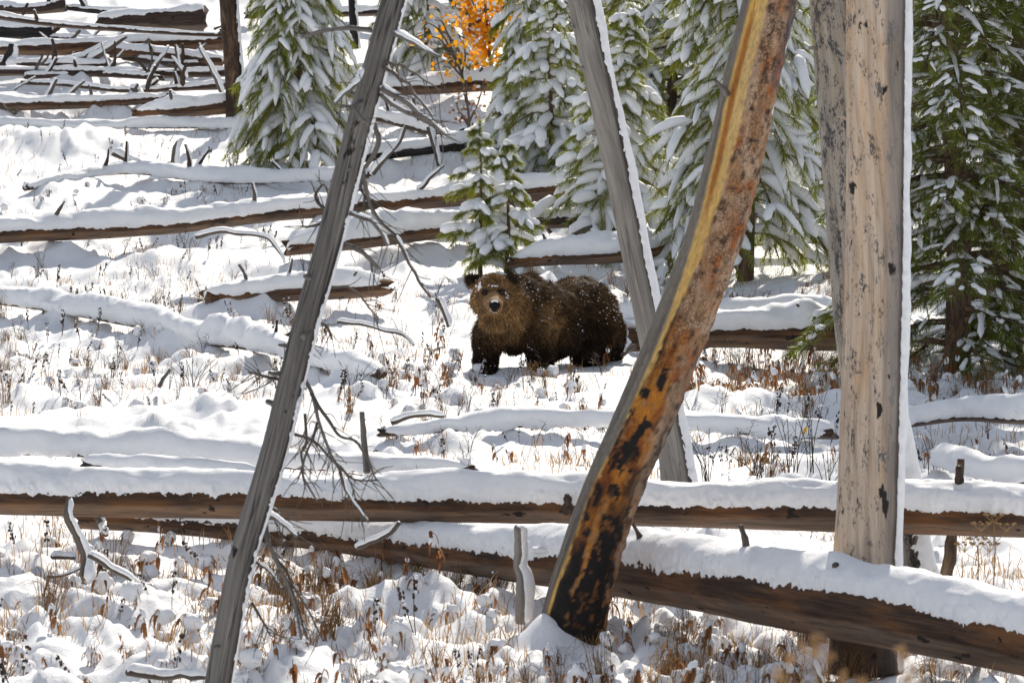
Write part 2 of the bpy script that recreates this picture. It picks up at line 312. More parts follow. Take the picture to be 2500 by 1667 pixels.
# ------------------------------------------------------------------ fallen logs: where they lie (px, top of snow, bottom of wood, distance or None = on the ground)
# key: (points, share of height that is snow, half-angle of the snow cover, wood, pile of drifted snow against it, stubs, label)
LOGS = [
 ('F1', [(-420,1130,1252,27.4),(0,1135,1258,27.2),(640,1143,1270,26.8),(1382,1161,1281,26.3),(2020,1170,1297,25.9),(2500,1182,1313,25.5),(2900,1192,1326,25.3)], .26, 70, 'log', 0, 0,
  'long straight snow-topped log crossing the whole foreground behind the leaning trunks'),
 ('B', [(200,1222,1290,28.2),(420,1236,1304,28.0),(800,1262,1346,27.3),(1259,1278,1421,25.6),(1527,1280,1459,24.7),(2032,1350,1555,22.75),(2500,1434,1652,21.65),(2800,1490,1715,21.0)], .20, 69, 'log', 0, 0,
  'thick log slanting down to the lower right corner under deep snow'),
 ('C1', [(-300,1010,1105,None),(0,1040,1120,None),(600,1085,1140,None),(1150,1122,1160,None)], .5, 150, 'dark', .5, 0,
  'log buried under smooth snow just behind the long foreground log, upper one'),
 ('C2', [(205,1112,1150,None),(420,1128,1165,None),(640,1143,1175,None)], .4, 110, 'char', .2, 0,
  'short buried log with a blackened broken end behind the long foreground log'),
 ('C3', [(930,1020,1065,None),(1250,1004,1050,None),(1600,1000,1050,None),(2040,1008,1065,None)], .5, 150, 'dark', .9, 1,
  'snow-buried log running below the bear to the pale standing trunk'),
 ('C4', [(2280,1085,1140,None),(2420,1105,1170,None),(2700,1120,1190,None)], .5, 150, 'dark', .3, 0,
  'snow-buried log at the right edge above the long foreground log'),
 ('C5', [(2110,1010,1050,None),(2330,968,1030,None),(2480,975,1040,None),(2700,990,1050,None)], .45, 105, 'dark', .3, 2,
  'low snowy log under the dark pines at the right edge'),
 ('M1', [(-300,560,625,None),(0,528,598,None),(500,497,563,None),(860,451,530,None),(1114,425,502,None),(1450,400,478,None),(1720,368,448,None),(2060,335,410,None)], .36, 88, 'log', (.85, .3, .35), 4,
  'long snow-topped log rising to the right across the middle of the slope'),
 ('M2', [(700,570,630,None),(860,540,613,None),(1050,512,590,None),(1240,490,565,None)], .42, 92, 'log', (.9, .2, .5), 2,
  'snow-loaded log just below the long middle log, left of the small sapling'),
 ('M3', [(500,694,750,None),(700,666,735,None),(940,655,722,None)], .36, 92, 'log', (1.2, .3, .35), 3,
  'short log with a sawn-looking brown end left of the bear'),
 ('M4', [(-200,672,735,None),(0,693,750,None),(306,735,795,None),(497,773,835,None),(700,822,885,None),(930,880,935,None)], .45, 128, 'dark', .85, 4,
  'mostly buried log sloping down to the right behind the left leaning snag'),
 ('M5', [(1550,770,850,43.3),(1740,745,846,43.0),(2030,733,854,42.7),(2200,728,852,42.5)], .34, 84, 'log', (.3, .0, .0), 1,
  'thick snow-topped log right of the bear, ending behind the pale trunk'),
 ('M6', [(1400,735,775,None),(1740,722,770,None),(2060,712,760,None)], .5, 140, 'dark', .5, 0,
  'snow-buried log right behind the thick log on the right of the bear'),
 ('M7', [(1240,618,660,None),(1340,585,650,None),(1500,556,638,None),(1640,540,610,None)], .42, 95, 'log', .35, 2,
  'snowy log behind the bear running past the middle grey trunk'),
 ('M8', [(1150,535,575,None),(1270,508,560,None),(1440,492,548,None)], .34, 80, 'dark', .3, 1,
  'dark wet log behind the small sapling'),
 ('M10', [(860,355,400,None),(1000,335,385,None),(1160,312,372,None),(1330,296,356,None)], .42, 92, 'char', .4, 2,
  'blackened log under snow between the left and middle conifers'),
 ('M11', [(800,190,245,None),(1000,180,238,None),(1230,170,224,None),(1420,165,215,None)], .42, 88, 'log', .25, 2,
  'snow-topped log below the orange aspen'),
 ('M12', [(600,22,52,None),(865,8,40,None),(1050,2,36,None),(1300,-6,30,None)], .42, 88, 'dark', .3, 1,
  'distant log at the top edge right of the left conifer'),
 ('M13', [(1800,300,345,None),(1960,318,372,None),(2120,340,400,None)], .5, 95, 'dark', .3, 1,
  'snowy log between the orange trunk and the pale trunk, upper one'),
 ('M14', [(1760,560,600,None),(1960,548,590,None),(2150,540,585,None)], .5, 130, 'dark', .5, 1,
  'buried log at the foot of the conifer between orange and pale trunks'),
 ('U0', [(-60,0,30,None),(60,2,38,None),(160,-16,30,None)], .45, 90, 'dark', .2, 1, 'snowy log in the extreme top left corner'),
 ('U1', [(240,38,80,None),(330,22,78,None),(430,9,78,None),(498,3,76,None)], .25, 70, 'dark', .15, 0, 'big blackened log with a broken end at the top left'),
 ('U2', [(-100,24,42,67.0),(0,29,50,66.8),(160,47,66,66.6),(420,68,83,66.4),(545,74,90,66.4)], .4, 80, 'dark', 0, 1, 'thin log sloping right above the stacked logs at the top left'),
 ('U3', [(-150,100,142,None),(0,94,136,None),(270,84,131,None),(545,76,126,None)], .4, 84, 'log', .2, 1, 'straight snow-topped log, upper of the stacked logs at the left'),
 ('U4', [(-100,134,164,None),(60,136,162,None),(270,140,166,None)], .45, 86, 'dark', .3, 1, 'short log under the upper straight log at the left edge'),
 ('U5', [(270,102,140,None),(400,108,148,None),(545,124,158,None)], .42, 84, 'log', .2, 2, 'sagging log left of the charred standing trunk'),
 ('U6', [(-150,160,192,None),(0,160,190,None),(270,157,188,None),(560,156,184,None)], .45, 84, 'dark', .2, 3, 'middle log of the stack left of the charred trunk'),
 ('U7', [(50,191,207,None),(150,196,212,None),(300,208,228,None),(430,203,226,None),(560,190,222,None)], .5, 84, 'dark', .2, 4, 'crooked log with upturned limbs in the left stack'),
 ('U8', [(-120,222,268,None),(0,225,268,None),(180,226,264,None),(430,222,252,None)], .42, 86, 'log', .25, 3, 'lowest snow-topped log of the left stack'),
 ('U9', [(330,250,286,None),(430,236,288,None),(575,222,284,None)], .4, 86, 'log', .3, 1, 'stout log ending at the foot of the charred standing trunk'),
 ('U10', [(-200,278,312,None),(120,284,312,None),(520,284,312,None),(700,300,325,None)], .5, 140, 'dark', .5, 1, 'buried ridge of a log below the left stack'),
 ('U11', [(-100,50,95,None),(40,52,95,None),(130,58,92,None)], .3, 66, 'char', .1, 0, 'black burnt log stub at the left edge near the top'),
 ('U12', [(-60,62,84,None),(150,80,100,None),(330,84,104,None)], .4, 80, 'dark', 0, 2, 'thin dark log crossing behind the upper straight log at the left'),
 ('U13', [(60,176,196,None),(240,172,192,None),(400,184,202,None)], .4, 80, 'dark', 0, 2, 'thin dark log between the middle and crooked logs of the left stack'),
 ('U14', [(250,244,268,None),(150,238,262,None),(-60,246,272,None)][::-1], .4, 80, 'log', 0, 2, 'brown log tucked under the lowest snow-topped log of the stack'),
 ('U15', [(300,120,146,None),(420,138,160,None),(540,140,162,None)], .4, 76, 'dark', 0, 2, 'broken dark log lying under the sagging log'),
 ('U16', [(160,8,30,None),(250,20,40,None),(330,24,44,None)], .4, 78, 'char', 0, 2, 'charred thin log left of the big blackened log'),
 ('M15', [(640,150,182,None),(760,158,192,None),(900,150,184,None)], .45, 84, 'dark', .2, 1, 'dark log behind the left conifer near its right side'),
 ('M16', [(900,262,300,None),(1010,285,322,None),(1110,312,350,None)], .5, 96, 'dark', .3, 3, 'snowy root-like log sloping right below the sparse sapling'),
 ('M17', [(1680,430,470,None),(1800,425,468,None),(1980,405,450,None),(2080,398,440,None)], .4, 84, 'log', .2, 1, 'snowy log behind the orange trunk reaching the mottled trunk'),
 ('L1', [(60,440,470,None),(300,385,425,None),(560,415,455,None),(900,400,440,None)], .5, 140, 'dark', .85, 5, 'half-buried log with snowy upturned limbs below the left conifer'),
]
WOODS = {'log': M_log, 'dark': M_log_dark, 'char': M_char}
LG = {}; li0 = 0
LOGS = [(k_, p_, sf_*(.72 if k_[0] == 'U' and c_ < 100 else .85 if k_[0] == 'M' and c_ < 100 else 1), c_*(.84 if k_[0] == 'U' and c_ < 100 else 1), *r_) for k_, p_, sf_, c_, *r_ in LOGS]
for key, pts, sf, cov, wd, pile, nst, lab in LOGS:
    rows = []
    for px, top, bot, D in pts:
        H = bot-top; dw = H*(1-sf)
        if D is None: D = float(gD(bot+H*(.36 if cov < 100 else .2)))
        rows.append((*P(px, bot-dw/2, D), dw/2*D/K, H*sf*D/K))
    rows = np.array(rows); L_ = np.linalg.norm(np.diff(rows[:, :3], axis=0), axis=1).sum()
    Dm = rows[:, 1].mean(); n = int(np.clip(L_/(Dm*.0007), 40, 420))
    q = curve(rows, n); s = np.linspace(0, L_, n); wob = 0 if key in ('F1', 'B') else 1
    q[:, 2] += wob*.022*vn(s*.55, li0, 0, 7)*1.6; q[:, 1] += wob*.08*vn(s*.5, li0, 3, 8); q[:, 3] *= 1+wob*.10*vn(s*1.1, li0, 5, 9)
    q[:, 4] *= 1+.22*vn(s*.9, li0, 9, 10); LG[key] = q; li0 += 1

# ------------------------------------------------------------------ the snow-covered ground
BEAR = P(1330, 905, 42.0)
MOUNDS = [  # px, py, distance, half-size x, y, height
 (1345, 1530, 23.9, .16, .2, .18), (1000, 1480, 25.2, .55, .3, .16), (330, 1470, 25.0, .5, .3, .10), (1150, 1425, 26.4, .5, .35, .06),
 (150, 350, 62, 1.2, .8, .22), (240, 400, 60.3, .8, .6, .2), (700, 420, 60, 1.2, .6, .1), (1740, 590, 53.5, .8, .6, .1), (500, 640, 52.5, 1.5, .8, .15),
 (1900, 960, 38.5, 1.2, .6, .15), (560, 1000, 37.8, 1.2, .6, .12), (1100, 960, 39, 1.0, .5, .1), (250, 960, 39.5, .9, .5, .12)]
def Hgt(x, y):
    x = np.asarray(x, float); y = np.asarray(y, float)
    z = zbase(y)
    near = np.clip((30-y)/2.5, 0, 1); far = np.clip((y-52)/8, 0, 1)
    w = np.exp(-(((x-BEAR[0])/1.1)**2+((y-BEAR[1]+.5)/1.6)**2)); amp = 1-.75*w
    inview = np.clip(1.3-np.abs(x)/(.16*np.maximum(y, 15)), 0, 1)
    d = .10*fbm(x*.45, y*.4, 0, 3, 2)+.05*fbm(x*1.5, y*1.3, 0, 5, 2)
    m1 = np.clip(.3+1.1*vn(x*.7, y*.5, 0, 11), 0, 1); m2 = np.clip(.35+1.1*vn(x*1.0, y*.8, 0, 12), 0, 1)
    b1 = bumps(x+.08*vn(x*3, y*3, 0, 8), y+.08*vn(x*3, y*3, 0, 9), .75, .5, 21); b2 = bumps(x+.05*vn(x*5, y*5, 0, 6), y+.05*vn(x*5, y*5, 0, 7), .33, .23, 31, .65)
    d = d+.12*m1*b1+.075*m2*b2-.11
    wx, wy = x+.05*vn(x*7, y*7, 0, 4)+.02*vn(x*19, y*19, 0, 44), y+.05*vn(x*7, y*7, 0, 45)+.02*vn(x*19, y*19, 0, 46)
    d = d+near*(.15*bumps(wx, wy, .30, .27, 41, .75, True)*np.clip(.6+.8*vn(x*1.7, y*1.5, 0, 14), 0, 1)+.12*bumps(wx, wy, .15, .13, 51, .6, True)*np.clip(.5+vn(x*2.1, y*2, 0, 15), 0, 1)
                +.03*bumps(wx, wy, .2, .12, 57, .6)-.10)
    d = d+(.04*m2*bumps(x, y, .15, .10, 61, .6))*(1-near*.5)
    d = d+(1-near)*.12*bumps(wx, wy, .34, .26, 65, .75, True)*np.clip(.35+1.1*vn(x*.9, y*.6, 0, 16), 0, 1)+.007*fbm(x*9, y*9, 0, 71, 2)
    far2 = np.clip((y-110)/400, 0, 1)
    z = z+d*amp*np.where(y > 6, 1, .4)+far2*6*fbm(x*.01, y*.01, 0, 81, 3)
    for px, py, D, sx, sy, hh in MOUNDS:
        c = P(px, py, D); z = z+hh*np.exp(-((x-c[0])/sx)**2-((y-c[1])/sy)**2)
    for key, pts, sf, cov, wd, pile, nst, lab in LOGS:
        if np.max(pile) <= 0: continue
        q = LG[key]; lo, hi = q[:, :2].min(0)-.9, q[:, :2].max(0)+.9
        s = (x > lo[0]) & (x < hi[0]) & (y > lo[1]) & (y < hi[1])
        if not s.any(): continue
        xs, ys = x[s], y[s]; c = q[::max(1, len(q)//24)]
        k = np.argmin(np.abs(xs[:, None]-c[None, :, 0])+.3*np.abs(ys[:, None]-c[None, :, 1]), 1)
        k2 = np.clip(k, 0, len(c)-2); a = c[k2, :2]; b = c[k2+1, :2]; ab = b-a
        t = ((xs-a[:, 0])*ab[:, 0]+(ys-a[:, 1])*ab[:, 1])/(ab**2).sum(1); t = np.clip(t, -1, 1.2)
        dd = np.hypot(xs-a[:, 0]-t*ab[:, 0], ys-a[:, 1]-t*ab[:, 1])
        rr = c[k2, 3]
        pl = pile if np.isscalar(pile) else np.interp(k2/(len(c)-1), [0, .5, 1], pile)
        g = np.clip(pl*.95+1.0*vn(xs*1.3, ys*1.1, 0, 91)+.4*vn(xs*3.2, ys*3, 0, 92)-.22, 0, .95)
        z = z.copy(); z[s] += 2.7*rr*g*np.exp(-(dd/(.26+rr))**2)
    return z
us = np.unique(np.concatenate([-np.geomspace(.17, 40, 26), np.linspace(-.165, .165, 500), np.geomspace(.17, 40, 26)]))
dr_ = np.exp(np.linspace(math.log(20.3), math.log(90), 630))
ds = np.concatenate([[-250, -120, -60, -30, -12, 0, 4, 8, 11, 13, 15, 16.5, 17.5, 18.3, 19, 19.6, 20], dr_, np.geomspace(93, 2600, 40)])
DD, UU = np.meshgrid(ds, us, indexing='ij'); XX = UU*np.maximum(DD, 20.0); YY = DD
ZZ = Hgt(XX.ravel(), YY.ravel()).reshape(XX.shape)
nr, nc = XX.shape; gi = np.arange(nr*nc).reshape(nr, nc)
GQ = np.stack([gi[:-1, :-1], gi[:-1, 1:], gi[1:, 1:], gi[1:, :-1]], -1).reshape(-1, 4)
ground = mk('ground', np.stack([XX, YY, ZZ], -1), GQ, None, M_snow)
ground['kind'] = 'structure'
def onground(px, py):
    """nearest ground point along a pixel's ray, roughly"""
    D = float(gD(py)); p = P(px, py, D)
    return p
def hz(x, y): return float(Hgt(np.array([x]), np.array([y]))[0])

# ------------------------------------------------------------------ build the logs
def snow_cover(pts, rad, thick, ref, th0, half, nseg, seed, edge=.012, lumps=.25, fine=1.0, gaps=0, taper=0):
    """snow lying on a round limb: it thins to nothing at a ragged edge"""
    hw = R(half); c = R(th0)
    def f(TH, SS, RR):
        T = np.repeat(np.asarray(thick)[:, None]*np.ones((len(pts), 1)), TH.shape[1], 1)
        q = (TH-c)/hw
        base = T*(1-np.abs(q)**2.2)
        n = lumps*T*(1.1*vn(SS*1.7, TH*1.2, 0, seed)+.5*vn(SS*5, TH*2.5, 0, seed+1)+.25*vn(SS*13, TH*5, 0, seed+6))
        base = base-T*.8*np.clip(vn(SS*.9, TH*.6, 0, seed+8)*2-.9, 0, 1)*gaps
        rr = float(np.mean(RR)); aq = np.abs(q)
        e = edge*(.9*vn(SS*24*fine, TH*rr*16*fine, 0, seed+2)+.9*vn(SS*60*fine, TH*rr*45*fine, 0, seed+3)+.6*vn(SS*120*fine, TH*rr*110*fine, 0, seed+5)+1.0*vn(SS*5, TH*1.0, 0, seed+4))
        if taper: base = base-T*1.1*np.exp(-np.minimum(SS, SS.max()-SS)/(taper*(1+.5*vn(TH*2, seed, 0, 5))))
        return base+n*(1-np.clip(aq, 0, 1)**2)+e*np.clip((aq-.35)*2.0, .06, 1.2)-.004
    e = min(hw*1.28, math.pi)
    return tube(pts, rad, nseg, ref, f, (c-e, c+e), cap=True)
def stub(parent, base, dirv, ln, r, mat, seed, o, snow=True, bend=.25, name='stub'):
    rg = np.random.default_rng(seed); d = np.asarray(dirv, float); d /= np.linalg.norm(d)
    side = rg.normal(size=3)*bend*ln; side -= side@d*d
    pts = curve(np.array([base-d*r, base+d*ln*.5+side*.35, base+d*ln+side*.2]), 9)
    rad = np.linspace(r*1.25, r*.55, 9)*(1+.15*rg.normal(size=9))
    V, Q, T, A = tube(pts, rad, 8, (.3, -.9, .2))
    s = mk(name, V, Q, T, mat, parent, A, origin=o)
    if snow:
        up = (0, 0, 1) if abs(d[2]) < .93 else (.6, .2, .77)
        V, Q, T, A = snow_cover(pts, rad, max(r*.7, .012)*np.ones(9), up, 0, 75, 8, seed, edge=.004)
        mk('snow', V, Q, T, M_snow, s, origin=o)
    return s
for li, (key, pts, sf, cov, wd, pile, nst, lab) in enumerate(LOGS):
    q = LG[key]; ax, rad, th = q[:, :3], q[:, 3], q[:, 4]
    o = ax[len(ax)//2]-[0, 0, rad.mean()]
    t = thing('fallen_log', lab, 'log', o, 'fallen logs across the snowy slope')
    big = key in ('F1', 'B'); Dm = ax[:, 1].mean(); seed = 100+li*7
    ns = 44 if big else 14
    n2 = 480 if key == 'F1' else 420 if key == 'B' else len(q)
    qq = curve(q, n2) if big else q
    def wdr(TH, SS, RR, seed=seed): return RR*(.05*vn(SS*1.5, np.cos(TH)*1.5, np.sin(TH)*1.5, seed)+.035*vn(SS*.8, np.cos(TH)*4, np.sin(TH)*4, seed+1)+.015*vn(SS*7, np.cos(TH)*6, np.sin(TH)*6, seed+2))
    V, Q, T, A = tube(qq[:, :3], qq[:, 3], ns, (0, 0, 1), wdr)
    m0 = ns+1; thv = np.linspace(-math.pi, math.pi, m0); tg0 = qq[0, :3]-qq[1, :3]; tg1 = qq[-1, :3]-qq[-2, :3]     # splintered ends
    for sl, tg, k0 in ((slice(0, m0), tg0, 1), (slice(len(qq)*m0-m0, len(qq)*m0), tg1, 2)):
        V[sl] += tg/np.linalg.norm(tg)*(rad[0]*(.9*vn(np.cos(thv)*1.7, np.sin(thv)*1.7, k0, seed)+.5*vn(np.cos(thv)*5, np.sin(thv)*5, k0, seed)))[:, None]
    trunk = mk('trunk', V, Q, T, WOODS[wd], t, A, origin=o)
    n3 = 760 if big else int(min(400, len(q)*1.15)); qs = curve(q, n3)
    V, Q, T, A = snow_cover(qs[:, :3], qs[:, 3], qs[:, 4], (0, 0, 1), 4 if cov < 100 else 0, cov*(.86 if cov < 100 and not big else 1), 48 if big else 17, seed+3, edge=.014 if big else .018, lumps=.3 if big else .5, fine=1 if big else .45, gaps=0 if cov > 100 else .6 if big else 1.1, taper=.12)
    mk('snow_cap', V, Q, T, M_snow, t, origin=o)
    rg = np.random.default_rng(seed)
    for k in range(nst):
        i = rg.integers(len(q)//10, len(q)*9//10); b = ax[i]+[0, 0, rad[i]*.7]
        d = np.array([rg.normal()*.55, -abs(rg.normal()*.4), .9]); sc = Dm/55
        stub(t, b, d, rg.uniform(.16, .42)*sc, rg.uniform(.018, .034)*sc, M_twig if wd == 'log' else WOODS[wd], seed+k, o, rg.random() < .7)
    if key == 'B':
        for px, py, dx, dz, ln, r in ((1575,1342,-.45,.9,.24,.02), (1822,1360,-.25,1,.20,.024), (2052,1410,-.3,.8,.09,.032), (2092,1430,-.3,.8,.06,.02), (905,1320,1.0,.25,.30,.03)):
            D = float(np.interp(px, [200,800,1259,1527,2032,2500], [28.2,27.3,25.6,24.7,22.75,21.65]))-.10
            stub(t, P(px, py, D), (dx, -.35, dz), ln, r, M_twig, int(px), o, px == 905)
    if key == 'B':
        for px, py, rx, rz in ((2112, 1492, .035, .07), (2130, 1518, .03, .03), (2255, 1535, .02, .05), (1345, 1340, .12, .02), (1330, 1352, .06, .018)):
            D = float(np.interp(px, [200,800,1259,1527,2032,2500], [28.2,27.3,25.6,24.7,22.75,21.65]))-.19
            mk('snow_clump', *blob(P(px, py, D), (rx, .035, rz), int(px), 3, .55), M_snow, t, origin=o)
    if key == 'F1':
        for px, py, D, ln in ((2341,1182,25.6,.13), (1385,1240,26.1,.1)):
            stub(t, P(px, py, D), (-.1, -.5, 1), ln, .03, M_log_dark, int(px), o, False)

# ------------------------------------------------------------------ standing dead trunks
def trunkline(spec, n):
    """spec rows: px, py, width in px, D"""
    rows = np.array([(*P(px, py, D), w/2*D/K) for px, py, w, D in spec])
    return curve(rows[:, [2, 0, 1, 3]], n)[:, [1, 2, 0, 3]]
def snag(label, spec, mat, nz, nth, snow=None, flare=0, seed=1, colfn=None, rough=.03, wet=16, foot_dark=0, name='dead_tree', cat='dead tree'):
    q = trunkline(spec, nz); ax, rad = q[:, :3], q[:, 3].copy()
    hh = ax[:, 2]-ax[0, 2]
    rad *= 1+flare*np.exp(-hh/.22)
    o = ax[0]; t = thing(name, label, cat, o, 'dead standing trunks')
    def wdr(TH, SS, RR):
        f = flare*np.exp(-SS/.3)
        return RR*(rough*2*vn(SS*1.1, np.cos(TH)*1.6, np.sin(TH)*1.6, seed)+rough*vn(SS*.5, np.cos(TH)*5, np.sin(TH)*5, seed+1)+rough*.5*vn(SS*9, np.cos(TH)*8, np.sin(TH)*8, seed+2)
                   + f*.35*vn(SS*.6, np.cos(TH)*2.6, np.sin(TH)*2.6, seed+3))
    V, Q, T, A = tube(ax, rad, nth, (0, -1, 0), wdr)
    tw_ = .3*A['tc'][:, 2]*(1 if seed % 4 else -1)+.25*vn(A['tc'][:, 2]*.9, seed, 0, seed); c_, s_ = np.cos(tw_), np.sin(tw_); t0 = A['tc'].copy()
    if not colfn: A['tc'][:, 0] = t0[:, 0]*c_-t0[:, 1]*s_; A['tc'][:, 1] = t0[:, 0]*s_+t0[:, 1]*c_
    if snow:
        th = A['ang']*180-(snow[0]-snow[1]); tcv = A['tc']
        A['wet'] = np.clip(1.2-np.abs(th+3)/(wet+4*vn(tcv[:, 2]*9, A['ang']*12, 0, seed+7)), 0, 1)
        if foot_dark: A['wet'] = np.maximum(A['wet'], np.clip((foot_dark-tcv[:, 2]+.12*vn(tcv[:, 0]*18, tcv[:, 1]*18, tcv[:, 2]*4, 3))*7, 0, 1))  # darker towards the trunk's foot, carried by the same mask
    if colfn:
        A.update(colfn(A, V)); m_ = len(ax)*(nth+1); Vr = V[:m_].reshape(len(ax), nth+1, 3); rd = Vr-ax[:, None]; rd /= np.linalg.norm(rd, axis=2)[..., None]
        V[:m_] = (Vr+rd*A['disp'][:m_].reshape(len(ax), nth+1, 1)).reshape(-1, 3)
    mk('trunk', V, Q, T, mat, t, A, origin=o)
    if snow:
        th0, half, thick, edge = snow
        qs = curve(q[:, [2, 0, 1, 3]], int(nz*1.3))[:, [1, 2, 0, 3]]; rs = qs[:, 3]*(1+flare*np.exp(-(qs[:, 2]-qs[0, 2])/.22))
        V, Q, T, A = snow_cover(qs[:, :3], rs, thick*np.ones(len(qs)), (0, -1, 0), th0, half, 24, seed+9, edge=edge, lumps=.35, fine=1.0)
        mk('snow', V, Q, T, M_snow_rough, t, origin=o)
    return t, q, o
# left leaning snag
S1, q1, o1 = snag('slim grey dead snag leaning right at the left of the foreground',
    [(520,1735,66,21.3),(533,1667,65,21.3),(588,1373,64,21.35),(668,1100,64,21.4),(741,806,63,21.45),(800,600,62,21.5),(877,306,61,21.55),(961,0,60,21.6),(1085,-480,56,21.7),(1190,-900,46,21.8),(1225,-1050,16,21.8)],
    M_grey, 380, 30, (100, 36, .015, .009), 0, 31, rough=.04)
# middle grey trunk
S2, q2, o2 = snag('smooth grey trunk leaning left, standing just right of the bear',
    [(1658,1215,80,30.2),(1652,1150,74,30.2),(1627,1004,70,30.2),(1575,740,66,30.2),(1548,612,66,30.2),(1508,408,67,30.2),(1465,204,68,30.2),(1420,0,70,30.2),(1290,-620,66,30.2),(1170,-1200,56,30.2),(1080,-1650,28,30.2)],
    M_grey_smooth, 320, 30, (84, 38, .028, .011), .22, 41, rough=.025)
# orange-barked leaning trunk
def col_orange(A, V):
    th = A['ang']*math.pi; tcx = A['tc']; s = tcx[:, 2]; x = np.sin(th); cx, cy = tcx[:, 0], tcx[:, 1]
    h = s/3.75                                                   # 0 at the ground, 1 at the top of the picture
    nz = lambda f, g, sd: vn(cx*f, cy*f, s*g, sd)
    w = .10*nz(9, 2.2, 1)+.07*nz(30, 9, 2)+.05*nz(90, 40, 3)
    xx = x+w
    grey = np.array([.215, .185, .15]); gold = np.array([.72, .42, .10]); bark = np.array([.40, .225, .115]); bark2 = np.array([.52, .36, .24])
    black = np.array([.014, .011, .010]); amber = np.array([.56, .21, .025]); rust = np.array([.22, .062, .012])
    def L(a, b, m): m = np.clip(m, 0, 1)[:, None]; return a*(1-m)+b*m
    n1 = fbm(cx*14, cy*14, s*7, 5, 3); n2 = fbm(cx*40, cy*40, s*22, 8, 3); n3 = fbm(cx*7, cy*7, s*2, 12, 3)
    c = L(np.tile(bark, (len(x), 1)), bark2, .5+.8*n1+.4*n2); c = L(c, np.array([.12, .10, .10]), (n3-.25)*2*np.clip((x-.2)*2, 0, 1))
    c = L(c, np.array([.40, .14, .04]), (fbm(cx*18, cy*18, s*9, 25, 3)-.05)*1.6*np.clip(1.3-h*.6, 0, 1)); c = L(c, np.array([.10, .055, .035]), (fbm(cx*34, cy*34, s*24, 27, 3)-.3)*2.2)
    # lower down: amber and charred patches, pale flaky bark staying on the right
    low = np.clip((.62-h+.06*n3)*7, 0, 1)
    mid = L(L(np.tile(amber, (len(x), 1)), rust, .5+1.1*n1), np.array([.42, .2, .06]), (n2-.2)*2)
    mid = L(mid, black, (fbm(cx*24, cy*24, s*12, 15, 4)-.16-.35*(h-.3))*7)
    edge = np.interp(h, [0, .2, .35, .62], [1.25, .95, .55, .15])
    c = L(c, mid, low*np.clip((edge-xx+.15*n2)*5, 0, 1))
    pale = L(np.tile(np.array([.33, .22, .15]), (len(x), 1)), np.array([.05, .035, .03]), .45+1.3*n2+.5*n1)
    c = L(c, pale, np.clip((xx-edge)*4, 0, 1)*np.clip((.5-h)*8, 0, 1))
    # base: charred black, with one amber tongue
    base = np.clip((.25-h+.06*n1+.10*(x+.2))*9, 0, 1); ton = np.interp(h, [0, .12, .36], [-.28, -.2, .02])
    tw = np.interp(h, [.02, .1, .3, .4], [.04, .10, .24, .34])
    bc = L(np.tile(black, (len(x), 1)), L(np.tile(amber, (len(x), 1)), np.array([.36, .2, .09]), .5+n2), (tw-np.abs(xx-ton)+.09*n2)*16)
    bc = L(bc, np.array([.20, .08, .025]), (n2-.35)*3*np.clip(1.3-np.abs(xx-.35)*2.5, 0, 1))
    c = L(c, bc, base*np.clip((.88-xx)*8, 0, 1))
    # gold strip of bare wood, then grey weathered wood on the left
    gl = np.interp(h, [0, .15, .3, .5, .62, 1, 1.4], [-.84, -.70, -.56, -.58, -.70, -.76, -.76]); gr = np.interp(h, [0, .2, .36, .5, .58, .75, 1, 1.4], [-.86, -.68, -.52, -.42, -.26, -.16, -.06, -.05])
    gm = np.clip((gr-xx)*22, 0, 1)
    g2 = L(np.tile(gold, (len(x), 1)), np.array([.68, .46, .19]), .4+.9*nz(20, 1.2, 33)); g2 = L(g2, np.array([.40, .15, .03]), (nz(24, 1.4, 34)-.45)*3)
    c = L(c, g2, gm)
    rim = np.exp(-((gr+.05-xx)/.07)**2)*np.clip((.66-h)*6, 0, 1)*np.clip((fbm(cx*12, cy*12, s*8, 61, 3)-.08)*5, 0, 1)
    c = L(c, black*1.6, rim)
    gg = L(np.tile(grey, (len(x), 1)), np.array([.12, .10, .085]), .4+.9*nz(34, 1.6, 35)); gg = L(gg, np.array([.27, .235, .19]), nz(40, 2, 36))
    c = L(c, gg, np.clip((gl-x-.05*n3)*14, 0, 1))
    barkm = np.clip((xx-gr)*8, 0, 1)*np.clip((h-.34)*5, 0, 1)
    rough_ = fbm(cx*30, cy*30, s*22, 41, 4); plate = np.clip(fbm(cx*16, cy*16, s*9, 44, 3)*2.5, -1, 1)
    disp = np.clip((xx-gr)*10, 0, 1)*(.006+.006*rough_+.004*plate)+np.where(xx < gr, .0015*nz(60, 1.5, 46), 0)
    return dict(col=c, bark=barkm, disp=disp)
M_t3 = col_mat('burnt_orange_bark', .75, (55, 55, 20), .55, .8, True)
S3, q3, o3 = snag('leaning curved trunk with orange and charred black bark in the foreground',
    [(1388,1572,150,24.0),(1398,1514,148,24.0),(1422,1412,146,24.0),(1488,1208,141,24.0),(1577,1004,139,24.0),(1662,796,137,24.0),(1731,612,134,24.0),(1787,408,134,24.0),(1832,204,133,24.0),(1879,0,128,24.0),(1960,-400,118,24.0),(2030,-900,98,24.0),(2080,-1400,55,24.0)],
    M_t3, 640, 84, (103, 16, .012, .006), .12, 51, colfn=col_orange, rough=.02)
